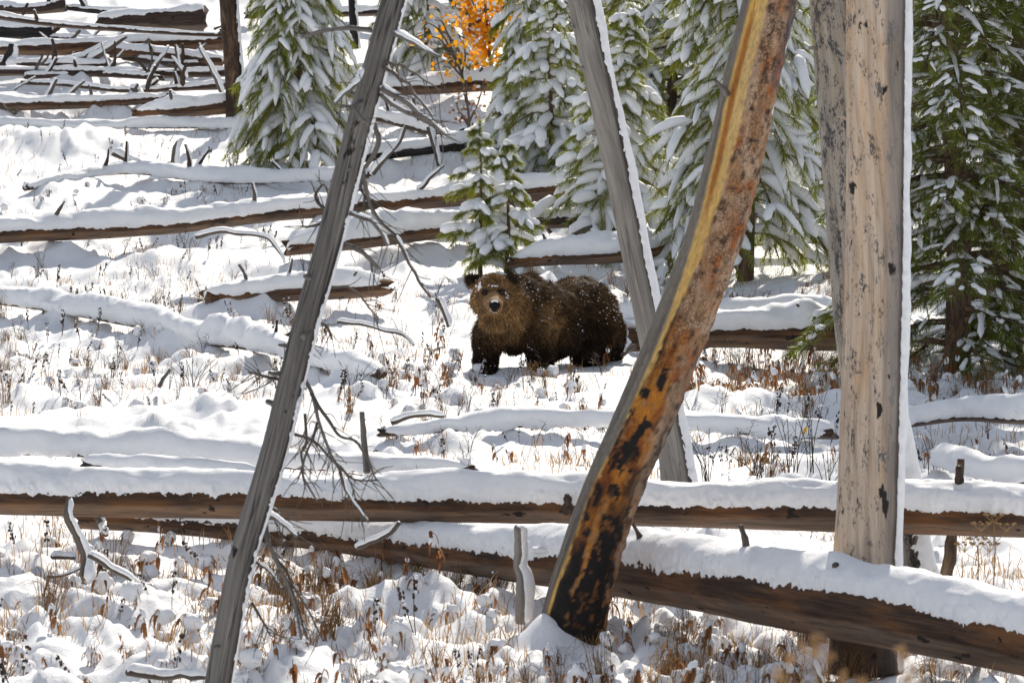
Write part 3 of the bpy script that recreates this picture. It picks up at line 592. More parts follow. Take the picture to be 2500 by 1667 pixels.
# pale trunk and its mottled neighbour
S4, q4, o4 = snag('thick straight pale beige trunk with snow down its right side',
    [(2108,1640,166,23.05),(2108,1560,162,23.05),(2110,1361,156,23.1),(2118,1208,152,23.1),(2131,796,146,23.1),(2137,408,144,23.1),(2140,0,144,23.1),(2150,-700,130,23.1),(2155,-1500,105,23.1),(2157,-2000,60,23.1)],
    M_beige, 360, 36, (92, 24, .034, .009), .06, 61, rough=.014, foot_dark=.4)
S5, q5, o5 = snag('mottled grey trunk half hidden behind the thick pale trunk',
    [(2200,1412,158,26.3),(2192,1360,152,26.3),(2165,1157,146,26.3),(2138,1004,144,26.3),(2107,796,140,26.3),(2077,408,138,26.3),(2042,0,132,26.3),(1960,-760,116,26.3),(1880,-1450,85,26.3),(1850,-1700,40,26.3)],
    M_mottled, 320, 32, (82, 52, .03, .012), .12, 71, rough=.018)
# charred trunk far left and thin dark pole
S6, q6, o6 = snag('charred brown trunk standing left of the left conifer',
    [(578,308,48,63.6),(572,200,46,63.6),(562,60,44,63.6),(556,-60,42,63.6),(540,-500,36,63.6),(530,-900,20,63.6)],
    wood_mat('half_burnt_bark', (.012, .009, .008), (.07, .04, .024), (.24, .15, .09), grain=(10, 10, 3.5), blotch=(.02, .016, .014), crack=.6), 140, 24, (100, 45, .03, .02), .15, 81, rough=.05)
S7, q7, o7 = snag('thin dark pole behind the left conifer', [(868,120,22,69.5),(860,0,20,69.5),(850,-200,18,69.5),(835,-500,9,69.5)], M_char, 60, 14, (95, 50, .02, .01), .1, 91)

# broken-off branch stubs on the standing trunks
for t_, q_, o_, n_, mt, sc in ((S1, q1, o1, 9, M_grey, 1.0), (S2, q2, o2, 7, M_grey_smooth, 1.1), (S4, q4, o4, 5, M_beige, 1.0), (S5, q5, o5, 5, M_mottled, 1.2), (S6, q6, o6, 5, M_bark, 2)):
    rg = np.random.default_rng(len(q_)+n_)
    for k in range(n_):
        i = int(rg.uniform(.06, .55)*len(q_)); a = rg.uniform(-1.9, .9); d = np.array([math.sin(a), -math.cos(a), rg.uniform(-.1, .5)])
        stub(t_, q_[i, :3]+d*[1, 1, 0]*q_[i, 3]*.92, d, rg.uniform(.025, .075)*sc, rg.uniform(.010, .018)*sc, mt, 40+k, o_, False)
# dead branches on the left snag: polylines px,py,dD ; radius in px at base
def limb(parent, o, pts, D, r0, r1, mat, seed, snow=True, name='branch', n=None, snowp=None, thick=1.0):
    w = np.array([P(px, py, D+d) for px, py, d in pts]); ln = np.linalg.norm(np.diff(w, axis=0), axis=1).sum()
    n = n or int(np.clip(ln/(D*.0010), 8, 70)); pp = curve(w, n)
    rg = np.random.default_rng(seed); s = np.linspace(0, 1, n)
    pp = pp+np.stack([vn(s*7, seed, 0, seed), 0*s, vn(s*7, seed, 5, seed)], -1)*(ln*.018)*np.sin(s*math.pi)[:, None]
    rad = np.linspace(r0, r1, n)*D/K*(1+.10*vn(s*14, seed, 3, seed))
    V, Q, T, A = tube(pp, rad, 9, (.25, -.93, .26))
    b = mk(name, V, Q, T, mat, parent, A, origin=o)
    if snow:
        k = snowp or (0, n); lo, hi = k if snowp is None else (int(k[0]*n), max(int(k[1]*n), int(k[0]*n)+4))
        tt = np.full(hi-lo, 1.0)*np.maximum(rad[lo:hi]*.95*thick, .004*D/24); tt[0] *= .3; tt[-1] *= .3
        sl = pp[min(hi, n)-1]-pp[lo]; up = (0, 0, 1) if abs(sl[2]) < .9*np.linalg.norm(sl) else (.75, .2, .6)
        V, Q, T, A = snow_cover(pp[lo:hi], rad[lo:hi], tt, up, 0, 82, 12, seed+5, edge=.15*float(rad.mean()), lumps=.5, fine=24/D)
        mk('snow', V, Q, T, M_snow, b, origin=o)
    return b
for i, (pts, r0, r1, sn) in enumerate([
    ([(905,74,0),(840,68,.1),(790,75,.15),(735,92,.2)], 7, 4, 0), ([(965,82,0),(1005,98,-.1),(1045,125,-.2),(1075,140,-.3)], 9, 3, 1),
    ([(940,150,0),(985,165,.1),(1030,190,.2),(1075,222,.3)], 4, 1.5, 0), ([(930,215,0),(985,245,.1),(1040,290,.2),(1083,328,.3)], 8, 4, 1),
    ([(930,232,0),(990,275,.15),(1050,305,.3),(1078,330,.35)], 6, 3, 1), ([(938,165,0),(1000,210,.2),(1040,265,.3),(1070,310,.3)], 5, 2, 1),
    ([(885,170,-.05),(872,200,-.1),(838,230,-.15),(815,255,-.2)], 8, 5, 1), ([(880,250,0),(868,262,-.15),(882,290,-.25),(900,302,-.3)], 8, 3, 0),
    ([(912,300,.1),(922,350,.15),(900,400,.2),(888,420,.2),(900,490,.2),(930,540,.2),(965,575,.2)], 7, 4, 0), ([(965,575,.2),(985,610,.2),(1020,680,.25),(1050,725,.3)], 5, 3, 1),
    ([(888,418,.2),(880,460,.25),(895,480,.2)], 6, 2, 0), ([(852,520,0),(905,540,.05),(930,570,.1),(948,600,.1)], 6, 4, 1),
    ([(845,598,0),(880,612,.05),(905,635,.1),(925,655,.1)], 7, 5, 0), ([(800,700,0),(860,705,.1),(900,750,.15),(918,770,.2)], 4, 2, 0),
    ([(800,520,.1),(770,480,.15),(790,450,.2),(800,470,.2)], 5, 2, 0), ([(790,545,.05),(745,555,.05),(738,545,.1)], 4, 2, 0),
    ([(690,890,0),(745,845,.05),(790,850,.1)], 3, 1.5, 0), ([(680,925,0),(645,918,-.05),(608,908,-.1)], 5, 3, 0),
    ([(735,910,0),(760,960,-.1),(775,1030,-.1),(800,1090,-.15),(830,1150,-.2)], 6, 3, 0), ([(760,960,-.1),(790,1010,-.15),(830,1060,-.2),(880,1085,-.25),(918,1170,-.3)], 5, 2, 0),
    ([(775,1030,-.1),(760,1080,-.1),(740,1130,-.1),(728,1170,-.1)], 4, 2, 0), ([(830,1150,-.2),(850,1205,-.2),(880,1250,-.25),(900,1275,-.25)], 5, 3, 1),
    ([(800,1090,-.15),(818,1130,-.1),(850,1165,-.15),(868,1215,-.2)], 3, 1.5, 0), ([(720,1060,0),(760,1075,-.05),(820,1130,-.1),(870,1170,-.1),(925,1172,-.1)], 4, 2, 0),
    ([(745,1010,0),(745,1080,-.05),(735,1110,-.05),(745,1170,-.1),(775,1225,-.1)], 4, 2, 0), ([(652,1250,0),(690,1275,-.1),(725,1310,-.15)], 7, 5, 1),
    ([(650,1280,.0),(655,1330,-.1),(690,1400,-.15),(720,1480,-.2),(735,1560,-.2)], 6, 3, 0), ([(655,1330,-.1),(680,1370,-.1),(745,1470,-.15),(790,1565,-.2)], 4, 2, 0),
    ([(690,1400,-.15),(712,1440,-.1),(735,1510,-.15),(752,1560,-.2)], 4, 2, 0), ([(632,1375,0),(660,1395,-.05),(690,1440,-.1)], 5, 3, 1),
    ([(615,1470,0),(640,1515,-.05),(660,1550,-.1)], 4, 2, 0), ([(640,1275,.0),(665,1240,.1),(690,1262,.1)], 4, 2, 1), ([(770,780,.0),(800,800,.05),(812,830,.05)], 4, 2, 0)]):
    b_ = limb(S1, o1, pts, 21.5, r0, r1, M_grey if r0 > 5 else M_twig, 300+i, bool(sn), thick=.8)
    rg = np.random.default_rng(350+i); tws = []
    for k in range(rg.integers(7, 13)):
        j = rg.integers(1, len(pts)); f = rg.random(); a_, c_ = np.array(pts[j-1]), np.array(pts[j]); m_ = a_*(1-f)+c_*f; dv = (c_-a_)/(np.linalg.norm(c_-a_)+1e-6)
        an = rg.choice([-1, 1])*rg.uniform(.35, 1.0); dx, dy = dv[0]*math.cos(an)-dv[1]*math.sin(an), dv[0]*math.sin(an)+dv[1]*math.cos(an); ln = rg.uniform(22, 85)
        e_ = m_+np.array([dx*ln, dy*ln+ln*.25, rg.normal()*.08]); q_ = (m_+e_)/2+np.array([rg.normal()*5, rg.normal()*5, 0])
        w_ = curve(np.array([P(v_[0], v_[1], 21.5+v_[2]) for v_ in (m_, q_, e_)]), 7); V_, Q_, T_, A_ = tube(w_, np.linspace(.0032, .0016, 7), 5, (.3, -.9, .2), cap=False); tws.append((V_, Q_, None))
    V_, Q_, T_ = join(tws); mk('twigs', V_, Q_, T_, M_twig, b_, dict(tc=V_), origin=o1)['kind'] = 'stuff'
limb(S3, o3, [(1776,232,-.12),(1762,212,-.15),(1748,198,-.2)], 24.0, 9, 4, M_grey, 390, False, 'stub')

# ------------------------------------------------------------------ snowy conifers
def rowof(y, z): t_ = (z-CAMZ)/y; return 833.5-K*((t_*CP-SP)/(CP+t_*SP))
def conifer(label, base, H, Rb, seed, lean=(0, 0), nb=90, start=.06, snow_r=.055, snow_p=.9, droop=.5, needle=.085, dens=46, mat=None, trunk_r=None, power=.75, tw=7, twl=.46, frag=False, frost=.22, brush=.15, name='conifer', group='snow-laden conifers'):
    rg = np.random.default_rng(seed); mat = mat or M_needle; base = np.asarray(base, float)
    t = thing(name, label, 'tree', base, group)
    tr = trunk_r or H*.017
    s = np.linspace(-.05, 1, 40); tp = np.stack([lean[0]*s*H+.04*H*vn(s*3, seed, 0, seed)*s, lean[1]*s*H, s*H], -1)
    V, Q, T, A = tube(tp, tr*(1-.93*np.clip(s, 0, 1))+.004, 12, (0, -1, 0)); mk('trunk', V, Q, T, M_bark, t, A)
    twP, twR, brP, brR, snP, snR = [], [], [], [], [], []
    kk = 7; ts = np.linspace(0, 1, kk)
    for i in range(nb):
        h = start+(1-start)*((i+rg.random())/nb)**.92
        if h > .985: continue
        offv = rowof(base[1], base[2]+h*H) < -330                       # far above anything the photo shows: build it plainly
        if offv and i % 2: continue
        az = i*2.39996+rg.normal()*.35
        L = (Rb*(1-h)**power*rg.uniform(.72, 1.12)+.05*H*.35)*(1-.25*(h < start+.05))
        o = np.array([np.interp(h, s, tp[:, 0]), np.interp(h, s, tp[:, 1]), h*H])
        d = np.array([math.cos(az), math.sin(az), 0]); up = rg.uniform(.05, .35)*(1 if h < .75 else 1.8); dr = droop*rg.uniform(.7, 1.3)*(1.0 if h < .8 else .45)
        bp = o+d*(L*ts)[:, None]+np.array([0, 0, 1])*(L*(up*ts-dr*ts**2))[:, None]
        brP.append(bp); brR.append(tr*.28*(1-ts*.8)*(.4+.6*(1-h))+.003)
        def lay(q, rr, pr):
            if rg.random() > pr: return
            if frag: a0 = rg.uniform(0, .5); a1 = min(1, a0+rg.uniform(.25, .75))
            else: a0 = 0; a1 = rg.uniform(.78, .95)
            tq = np.linspace(a0, a1, kk); qq = np.stack([np.interp(tq, ts, q[:, c]) for c in range(3)], -1)
            f = np.sqrt(np.clip(1-np.abs(2*ts-1)**3.2, .015, 1))
            snP.append(qq+[0, 0, rr*.75]); snR.append(rr*f*np.clip(1+(.30 if frag else .11)*rg.normal(size=kk), .3, 1.6))
        lay(bp, snow_r*rg.uniform(.75, 1.2)*(.55+.55*(1-h)), snow_p)
        side = np.array([-d[1], d[0], 0]); nt = max(1, int(tw*L/Rb+.9)) if not offv else 2
        for j in range(nt):
            for sg in (-1, 1):
                u = .2+.78*(j+rg.random())/nt; b0 = np.array([np.interp(u, ts, bp[:, c]) for c in range(3)])
                l2 = L*(twl-.5*twl*u)*rg.uniform(.6, 1.3)+.06; dd = d*rg.uniform(.5, 1.0)+side*sg*rg.uniform(.45, 1.0); dd /= np.linalg.norm(dd)
                q = b0+dd*(l2*ts)[:, None]+np.array([0, 0, 1])*(l2*(rg.uniform(-.2, .2)*ts-droop*rg.uniform(.5, 1.5)*ts**2))[:, None]
                twP.append(q); twR.append(np.full(kk, .004))
                lay(q, snow_r*rg.uniform(.5, 1.1)*(.6+.5*(1-h)), snow_p*.9)
        twP.append(bp[:, :]); twR.append(np.full(kk, .005))
    # leader
    lp = np.stack([np.interp(np.linspace(1-brush, 1.02, kk), s, tp[:, 0]), np.interp(np.linspace(1-brush, 1.02, kk), s, tp[:, 1]), np.linspace(1-brush, 1.02, kk)*H], -1); twP += [lp]*(2 if brush < .2 else 5)
    Vb, Qb = btubes(np.array(brP), np.array(brR), 5); Vt, Qt = btubes(np.array(twP[:len(twR)])[:, ::3], np.array(twR)[:, ::3], 3); Qb = np.vstack([Qb, Qt+len(Vb)]); Vb = np.vstack([Vb, Vt])
    rb = mk('branches', Vb, Qb, None, M_stalk if False else M_bark, t, dict(tc=Vb))
    TW = np.array(twP); m = len(TW); nn = dens*m
    ti = rg.integers(0, m, nn); u = rg.random(nn)*1.0; k0 = np.clip((u*(kk-1)).astype(int), 0, kk-2); f = (u*(kk-1)-k0)[:, None]
    p = TW[ti, k0]*(1-f)+TW[ti, k0+1]*f; dv = TW[ti, k0+1]-TW[ti, k0]; dv /= np.linalg.norm(dv, axis=1)[:, None]+1e-9
    r = rg.normal(size=(nn, 3)); r -= (r*dv).sum(1)[:, None]*dv; r /= np.linalg.norm(r, axis=1)[:, None]+1e-9
    r[:, 2] -= .55; ang = rg.uniform(.4, 1.1, nn)[:, None]; nd = dv*np.cos(ang)+r*np.sin(ang); ln = needle*rg.uniform(.7, 1.25, nn)[:, None]
    wd = np.cross(nd, rg.normal(size=(nn, 3))); wd /= np.linalg.norm(wd, axis=1)[:, None]+1e-9; wd *= needle*.038
    V = np.stack([p-wd, p+wd, p+nd*ln], 1).reshape(-1, 3); T = np.arange(nn*3).reshape(-1, 3)
    rnd = np.repeat(np.clip(.5+.35*rg.normal(size=m)[ti]*.6+.25*rg.normal(size=nn), 0, .8), 3)
    fr = (rg.random(nn) < frost) & (nd[:, 2] > -.45); rnd = np.where(np.repeat(fr, 3), 1.0, rnd)
    fo = mk('foliage', V, None, T, mat, t, dict(rnd=rnd), smooth=False); fo['kind'] = 'stuff'
    if snP:
        ix = [0, 1, 3, 5, 6] if frag else [0, 1, 2, 3, 5, 6]; V, Q = btubes(np.array(snP)[:, ix], np.maximum(np.array(snR), .003)[:, ix], 5 if frag else 7, lump=.2 if frag else .09, seed=seed)
        mk('snow', V, Q, None, M_snow_tree, t)['kind'] = 'stuff'
    return t
def at(px, py, sink=.03):
    D = float(gD(py)); p = P(px, py, D); p[2] = hz(p[0], p[1])-sink; return p
FT = dict(twl=.72, tw=3, frost=.4, needle=.1, dens=138, power=.68)
conifer('snow-laden conifer with a bushy skirt left of the leaning snag', at(728, 400), 4.6, .86, 501, nb=96, snow_r=.066, snow_p=.95, droop=.95, start=.07, **{**FT, 'power': .62, 'tw': 4})
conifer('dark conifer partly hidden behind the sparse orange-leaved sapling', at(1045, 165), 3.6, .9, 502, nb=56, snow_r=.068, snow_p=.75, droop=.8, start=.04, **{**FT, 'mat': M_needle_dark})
conifer('white-tipped young pine left of the middle grey trunk', at(1348, 450), 2.72, .95, 503, nb=48, snow_r=.084, snow_p=1.0, droop=.55, start=.03, **FT)
conifer('snowy conifer standing behind the white-tipped young pine', at(1300, 385), 3.7, .72, 504, nb=66, snow_r=.078, snow_p=.97, droop=.85, start=.03, **FT)
conifer('snowy pine half hidden behind the middle grey trunk', at(1520, 590), 3.05, .98, 505, nb=54, snow_r=.080, snow_p=.97, droop=.6, start=.05, **FT)
conifer('dense green pine at the top between middle grey and orange trunks', at(1640, 340), 5.2, 1.6, 506, nb=90, snow_r=.068, snow_p=.88, droop=.5, start=.04, **{**FT, 'tw': 5, 'twl': .5, 'needle': .12})
conifer('tall snowy conifer between the orange trunk and the pale trunk', at(1820, 645), 6.4, 1.2, 507, nb=92, snow_r=.078, snow_p=.93, droop=.85, start=.09, trunk_r=.1, **{**FT, 'tw': 4, 'needle': .115})
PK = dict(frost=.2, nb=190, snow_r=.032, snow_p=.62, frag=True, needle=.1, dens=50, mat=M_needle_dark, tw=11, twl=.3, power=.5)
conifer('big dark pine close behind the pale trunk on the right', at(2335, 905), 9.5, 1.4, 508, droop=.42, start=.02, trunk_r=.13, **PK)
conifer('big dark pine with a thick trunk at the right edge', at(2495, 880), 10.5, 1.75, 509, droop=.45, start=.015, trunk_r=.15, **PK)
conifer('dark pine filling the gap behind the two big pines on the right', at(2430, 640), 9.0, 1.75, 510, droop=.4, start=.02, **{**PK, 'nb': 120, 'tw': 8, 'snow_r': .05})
conifer('green pine at the top edge just behind the tall snowy conifer', at(1890, 330), 6.0, 1.4, 511, nb=80, snow_r=.072, snow_p=.9, droop=.7, start=.04, **{**FT, 'tw': 4})
conifer('young conifer far back at the top edge right of the aspen', at(1460, 190), 4.2, 1.1, 512, nb=60, snow_r=.078, snow_p=.9, droop=.7, start=.03, **FT)
# two-stemmed sapling behind the bear
sp = at(1226, 668)
SK = dict(tw=2, twl=.8, frost=.25, needle=.085, dens=230, power=.8, brush=.3, name='sapling')
conifer('small snow-covered pine sapling right behind the bear, taller stem', sp+[-.26, .12, 0], 1.83, .52, 521, nb=18, snow_r=.07, snow_p=.95, droop=.45, start=.05, trunk_r=.026, lean=(-.03, 0), **SK)
conifer('small snow-covered pine sapling right behind the bear, shorter stem', sp+[.06, 0, 0], 1.62, .5, 522, nb=16, snow_r=.07, snow_p=.95, droop=.45, start=.07, trunk_r=.026, lean=(0, 0), **SK)

# ------------------------------------------------------------------ orange aspens
def aspen(label, stems, D, nleaf, seed, size=.075, brown=0.0, spread=.16):
    rg = np.random.default_rng(seed); o = P(*stems[0][0], D); t = thing('aspen_sapling', label, 'sapling', o)
    for i, st in enumerate(stems):
        limb(t, o, [(x, y, rg.normal()*.15 if k else 0) for k, (x, y) in enumerate(st)], D, 4.5 if i == 0 else 2.6, 1.2, M_twig, seed+i, False, 'stem')
    P0, N0 = [], []
    for st in stems:
        w = curve(np.array([P(x, y, D) for x, y in st]), 40); k = int(nleaf*len(w)/40/len(stems))
        idx = rg.integers(8, 40, k); P0.append(w[idx]+rg.normal(size=(k, 3))*spread*np.array([1, 1, .8]))
    p = np.vstack(P0); n = len(p); sz = size*rg.uniform(.7, 1.2, n)[:, None]
    a = rg.normal(size=(n, 3)); a[:, 2] -= .8; a /= np.linalg.norm(a, axis=1)[:, None]; b = np.cross(a, rg.normal(size=(n, 3))); b /= np.linalg.norm(b, axis=1)[:, None]
    c6 = [(0, 0), (.28, .42), (.72, .40), (1.05, 0), (.72, -.40), (.28, -.42)]
    V = np.stack([p+a*sz*x+b*sz*y for x, y in c6], 1).reshape(-1, 3); q = np.arange(n)[:, None]*6
    Q = np.vstack([q+[0, 1, 2, 3], q+[0, 3, 4, 5]])
    f = mk('leaves', V, Q, None, [M_orange, M_rust], t, dict(rnd=np.repeat(rg.random(n), 6)), mi=np.tile((rg.random(n) < brown).astype(int), 2), smooth=False, origin=o); f['kind'] = 'stuff'
    k = max(3, n//6); V, Q, T = join([blob(p[i]+[0, 0, .02], (.035, .035, .025), seed+i, 1) for i in rg.integers(0, n, k)])
    mk('snow', V, Q, T, M_snow, t, origin=o)['kind'] = 'stuff'
aspen('bright orange-leaved aspen at the top edge between the conifers', [[(1202,182),(1196,120),(1186,40),(1190,-60),(1180,-150)], [(1198,140),(1158,60),(1135,20)], [(1195,100),(1220,40),(1230,-20)], [(1190,60),(1155,10),(1140,-40)], [(1198,165),(1188,120),(1182,165)], [(1192,90),(1172,70),(1160,90)]], 66.0, 760, 601, .085, .06, .17)
aspen('sparse aspen sapling with a few orange leaves on arching twigs', [[(1140,250),(1128,190),(1100,120),(1070,70),(1030,50)], [(1115,150),(1075,100),(1030,85),(1010,110)], [(1125,185),(1090,150),(1060,160)], [(1110,140),(1085,60),(1060,48)], [(1128,190),(1135,120),(1120,90)]], 65.2, 80, 602, .085, .25, .12)
aspen('little sapling with curled brown leaves below the orange aspen', [[(1148,330),(1142,270),(1140,200)], [(1146,300),(1170,240),(1182,195)], [(1190,310),(1196,270),(1202,240)], [(1145,310),(1120,270),(1112,250)]], 63.4, 95, 603, .055, .92, .08)

# ------------------------------------------------------------------ the bear
BS = 42.0/K                                                           # metres per photo pixel at the bear
def bw(px, py, d): return P(px, py, 42.0+d)
def make_bear():
    o = bw(1330, 912, 0); o[2] = hz(o[0], o[1])-.03
    dz = o[2]-bw(1330, 912, 0)[2]*0-bw(1330, 905, 0)[2]
    t = thing('bear', 'brown grizzly bear dusted with snow, standing and facing the camera', 'bear', o)
    bm = bmesh.new()
    def ball(c, r):
        r = (r, r, r) if np.isscalar(r) else r
        m = Matrix.Translation(Vector(c)) @ Matrix.Diagonal((*r, 1))
        bmesh.ops.create_icosphere(bm, subdivisions=3, radius=1.0, matrix=m)
    def caps(pts):
        for (a, ra), (b, rb) in zip(pts[:-1], pts[1:]):
            a, b = np.array(a), np.array(b); n = max(3, int(np.linalg.norm(b-a)/.03))
            for k in range(n+1):
                f = k/n; ball(a*(1-f)+b*f, ra*(1-f)+rb*f)
    # trunk of the body, tail end to shoulders
    caps([(bw(1440, 778, .72), .30), (bw(1418, 762, .58), .335), (bw(1355, 776, .26), .305), (bw(1302, 762, .0), .315), (bw(1285, 752, -.08), .30)])
    ball(bw(1286, 716, .0), (.19, .25, .20)); ball(bw(1410, 738, .55), (.26, .3, .25)); ball(bw(1345, 812, .2), (.33, .36, .26)); ball(bw(1470, 800, .72), (.17, .22, .28))
    # neck, ruff and head
    caps([(bw(1285, 745, -.10), .28), (bw(1245, 738, -.36), .245), (bw(1215, 728, -.52), .21)])
    ball(bw(1232, 790, -.34), (.20, .24, .22)); ball(bw(1256, 826, -.22), (.17, .2, .15)); ball(bw(1212, 775, -.5), (.17, .15, .15))
    ball(bw(1201, 707, -.60), (.175, .17, .15)); ball(bw(1201, 728, -.60), (.205, .16, .155)); ball(bw(1176, 738, -.58), .105); ball(bw(1230, 738, -.57), .11)
    caps([(bw(1203, 727, -.70), .108), (bw(1206, 741, -.88), .088), (bw(1208, 747, -1.0), .074)]); ball(bw(1207, 757, -.90), (.074, .12, .055))
    ball(bw(1180, 700, -.70), (.06, .05, .035)); ball(bw(1226, 700, -.70), (.06, .05, .035))
    for px in (1154, 1246):
        ball(bw(px, 683, -.54), (.062, .04, .06)); ball(bw(px+(6 if px < 1200 else -6), 694, -.54), (.055, .05, .05))
    # legs
    caps([(bw(1222, 790, -.30), .19), (bw(1196, 815, -.36), .165), (bw(1186, 862, -.40), .125), (bw(1188, 900, -.44), .105)]); ball(bw(1190, 908, -.54), (.105, .15, .06))
    caps([(bw(1302, 770, -.10), .24), (bw(1312, 815, -.20), .19), (bw(1322, 865, -.26), .135), (bw(1318, 905, -.30), .11)]); ball(bw(1312, 913, -.40), (.11, .15, .06))
    caps([(bw(1440, 800, .52), .27), (bw(1436, 850, .42), .20), (bw(1440, 885, .52), .12), (bw(1434, 908, .46), .105)]); ball(bw(1428, 914, .36), (.105, .15, .055))
    caps([(bw(1480, 815, .78), .20), (bw(1482, 860, .72), .16), (bw(1490, 890, .82), .11), (bw(1486, 906, .78), .10)]); ball(bw(1480, 911, .68), (.10, .14, .05))
    bm.normal_update(); me = bpy.data.meshes.new('bear_shape'); bm.to_mesh(me); bm.free()
    tmp = bpy.data.objects.new('bear_shape', me); C.objects.link(tmp)
    rm = tmp.modifiers.new('r', 'REMESH'); rm.mode = 'VOXEL'; rm.voxel_size = .016
    sm = tmp.modifiers.new('s', 'SMOOTH'); sm.factor = .5; sm.iterations = 7
    dg = bpy.context.evaluated_depsgraph_get(); ev = tmp.evaluated_get(dg); m2 = ev.to_mesh()
    m2.calc_loop_triangles(); nv = len(m2.vertices); V = np.empty(nv*3, np.float32); m2.vertices.foreach_get('co', V); V = V.reshape(-1, 3).astype(float)
    T = np.empty(len(m2.loop_triangles)*3, np.int32); m2.loop_triangles.foreach_get('vertices', T); T = T.reshape(-1, 3)
    ev.to_mesh_clear(); bpy.data.objects.remove(tmp); bpy.data.meshes.remove(me)
    V[:, 2] += dz
    off = np.array([0, 0, dz]); sh = lambda px, py, d: bw(px, py, d)+off
    def shade(p):                                                     # coat colours, with sunlit shoulder and chest and a shaded haunch painted in
        c = np.tile([.062, .034, .016], (len(p), 1)); n = fbm(p[:, 0]*5, p[:, 1]*5, p[:, 2]*5, 4, 2)
        def L(c, col, m): m = np.clip(m, 0, 1)[:, None]; return c*(1-m)+np.array(col)*m
        hgt = p[:, 2]-o[2]
        c = L(c, (.16, .09, .04), .3+.6*n)
        hd = np.linalg.norm((p-sh(1203, 725, -.66))/[1, 1, 1.1], axis=1); ch = np.linalg.norm((p-sh(1228, 775, -.5))/[1.1, 1, 1.3], axis=1)
        c = L(c, (.23, .13, .055), (.34-hd)*6); c = L(c, (.26, .15, .065), (.27-ch)*5)
        lit_shoulder = np.linalg.norm((p-sh(1325, 790, -.2))/[.6, 1, 1.3], axis=1); c = L(c, (.28, .165, .072), (.26-lit_shoulder)*5)  # sunlit patch on the shoulder, painted into the coat
        c = L(c, (.018, .011, .007), (.47-hgt)*3.6)
        shaded_haunch = np.linalg.norm((p-sh(1405, 820, .3))/[1, 1.5, 1.1], axis=1); c = L(c, (.018, .011, .007), (.44-shaded_haunch)*4.5)  # shade over the haunch, painted into the coat
        muz = np.linalg.norm((p-sh(1208, 737, -.90))/[.95, 1.6, 1.05], axis=1); c = L(c, (.44, .26, .11), (.135-muz)*16)
        for px in (1154, 1246):
            e = np.linalg.norm(p-sh(px, 684, -.55), axis=1); c = L(c, (.025, .015, .010), (.085-e)*25)
        for px in (1186, 1222):
            e = np.linalg.norm((p-sh(px, 714, -.76))/[1.1, 2, .9], axis=1); c = L(c, (.02, .012, .008), (.05-e)*45)
        keepm = np.clip((.16-np.linalg.norm(p-sh(1208, 740, -.92), axis=1))*20, 0, 1)[:, None]
        return c*(.86+.2*keepm)
    mb, N, L_, B = newmat('bear_skin'); ca = attr(N, 'col'); L_.new(ca.outputs['Color'], B.inputs['Base Color']); B.inputs['Roughness'].default_value = .9
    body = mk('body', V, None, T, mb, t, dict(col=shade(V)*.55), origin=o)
    # fur
    rg = np.random.default_rng(77); nf = 84000
    a, b, c = V[T[:, 0]], V[T[:, 1]], V[T[:, 2]]; fn = np.cross(b-a, c-a); ar = np.linalg.norm(fn, axis=1); fn /= ar[:, None]+1e-12
    ti = rg.choice(len(T), nf, p=ar/ar.sum()); u, v = rg.random((2, nf)); fl = u+v > 1; u[fl], v[fl] = 1-u[fl], 1-v[fl]
    p = a[ti]+(b-a)[ti]*u[:, None]+(c-a)[ti]*v[:, None]; n = fn[ti]
    head = np.linalg.norm(p-sh(1203, 722, -.62), axis=1); muz = np.linalg.norm((p-sh(1207, 738, -.88))/[1, 1.3, 1], axis=1); hgt = p[:, 2]-o[2]
    rear = np.array([.55, .75, -.25]); flow = np.tile(rear, (nf, 1))+np.array([0, 0, -1])*np.clip(1.3-hgt*.9, .3, 1.2)[:, None]
    fw = np.clip((.36-head)*6, 0, 1)[:, None]; out = p-sh(1207, 742, -.95); out /= np.linalg.norm(out, axis=1)[:, None]
    flow = flow*(1-fw)+(out*1.0+[0, 0, -.15])*fw
    cl = np.stack([vn(p[:, 0]*11, p[:, 1]*11, p[:, 2]*11, 200+k) for k in range(3)], -1)
    flow = flow-(flow*n).sum(1)[:, None]*n; flow /= np.linalg.norm(flow, axis=1)[:, None]+1e-9
    d = flow+n*rg.uniform(.2, .65, nf)[:, None]+cl*.85+rg.normal(size=(nf, 3))*.16; d /= np.linalg.norm(d, axis=1)[:, None]
    ln = np.where(muz < .13, .008, np.where(muz < .2, .016, np.where(head < .22, .034, np.where(head < .36, .055, .062))))*rg.uniform(.6, 1.35, nf)
    ln = np.where((hgt < .35) & (head > .4), ln*.75, ln); ln = ln[:, None]
    w = np.cross(d, n+rg.normal(size=(nf, 3))*.25); w /= np.linalg.norm(w, axis=1)[:, None]+1e-9; w *= .0038
    m_ = p+d*ln*.55; tip = p+d*ln-[0, 0, .006]*(ln/.05)
    FV = np.stack([p-w-n*.004, p+w-n*.004, m_+w*.75, m_-w*.75, tip], 1).reshape(-1, 3); k = np.arange(nf)[:, None]*5
    tuftn = vn(p[:, 0]*26, p[:, 1]*26, p[:, 2]*20, 210)[:, None]; cf = shade(p)*(1+.3*rg.normal(size=nf)[:, None]+.45*tuftn).clip(.25, 2.2); grz = rg.random(nf) < .18; cf[grz] = cf[grz]*1.8+[.02, .012, .004]
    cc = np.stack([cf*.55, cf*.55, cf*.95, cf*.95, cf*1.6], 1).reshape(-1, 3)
    mf, N, L_, B = newmat('bear_fur'); ca = attr(N, 'col'); L_.new(ca.outputs['Color'], B.inputs['Base Color']); B.inputs['Roughness'].default_value = .75; B.inputs['Specular IOR Level'].default_value = .06
    fur = mk('fur', FV, k+[0, 1, 2, 3], k+[3, 2, 4], mf, t, dict(col=cc), smooth=False, origin=o); fur['kind'] = 'stuff'
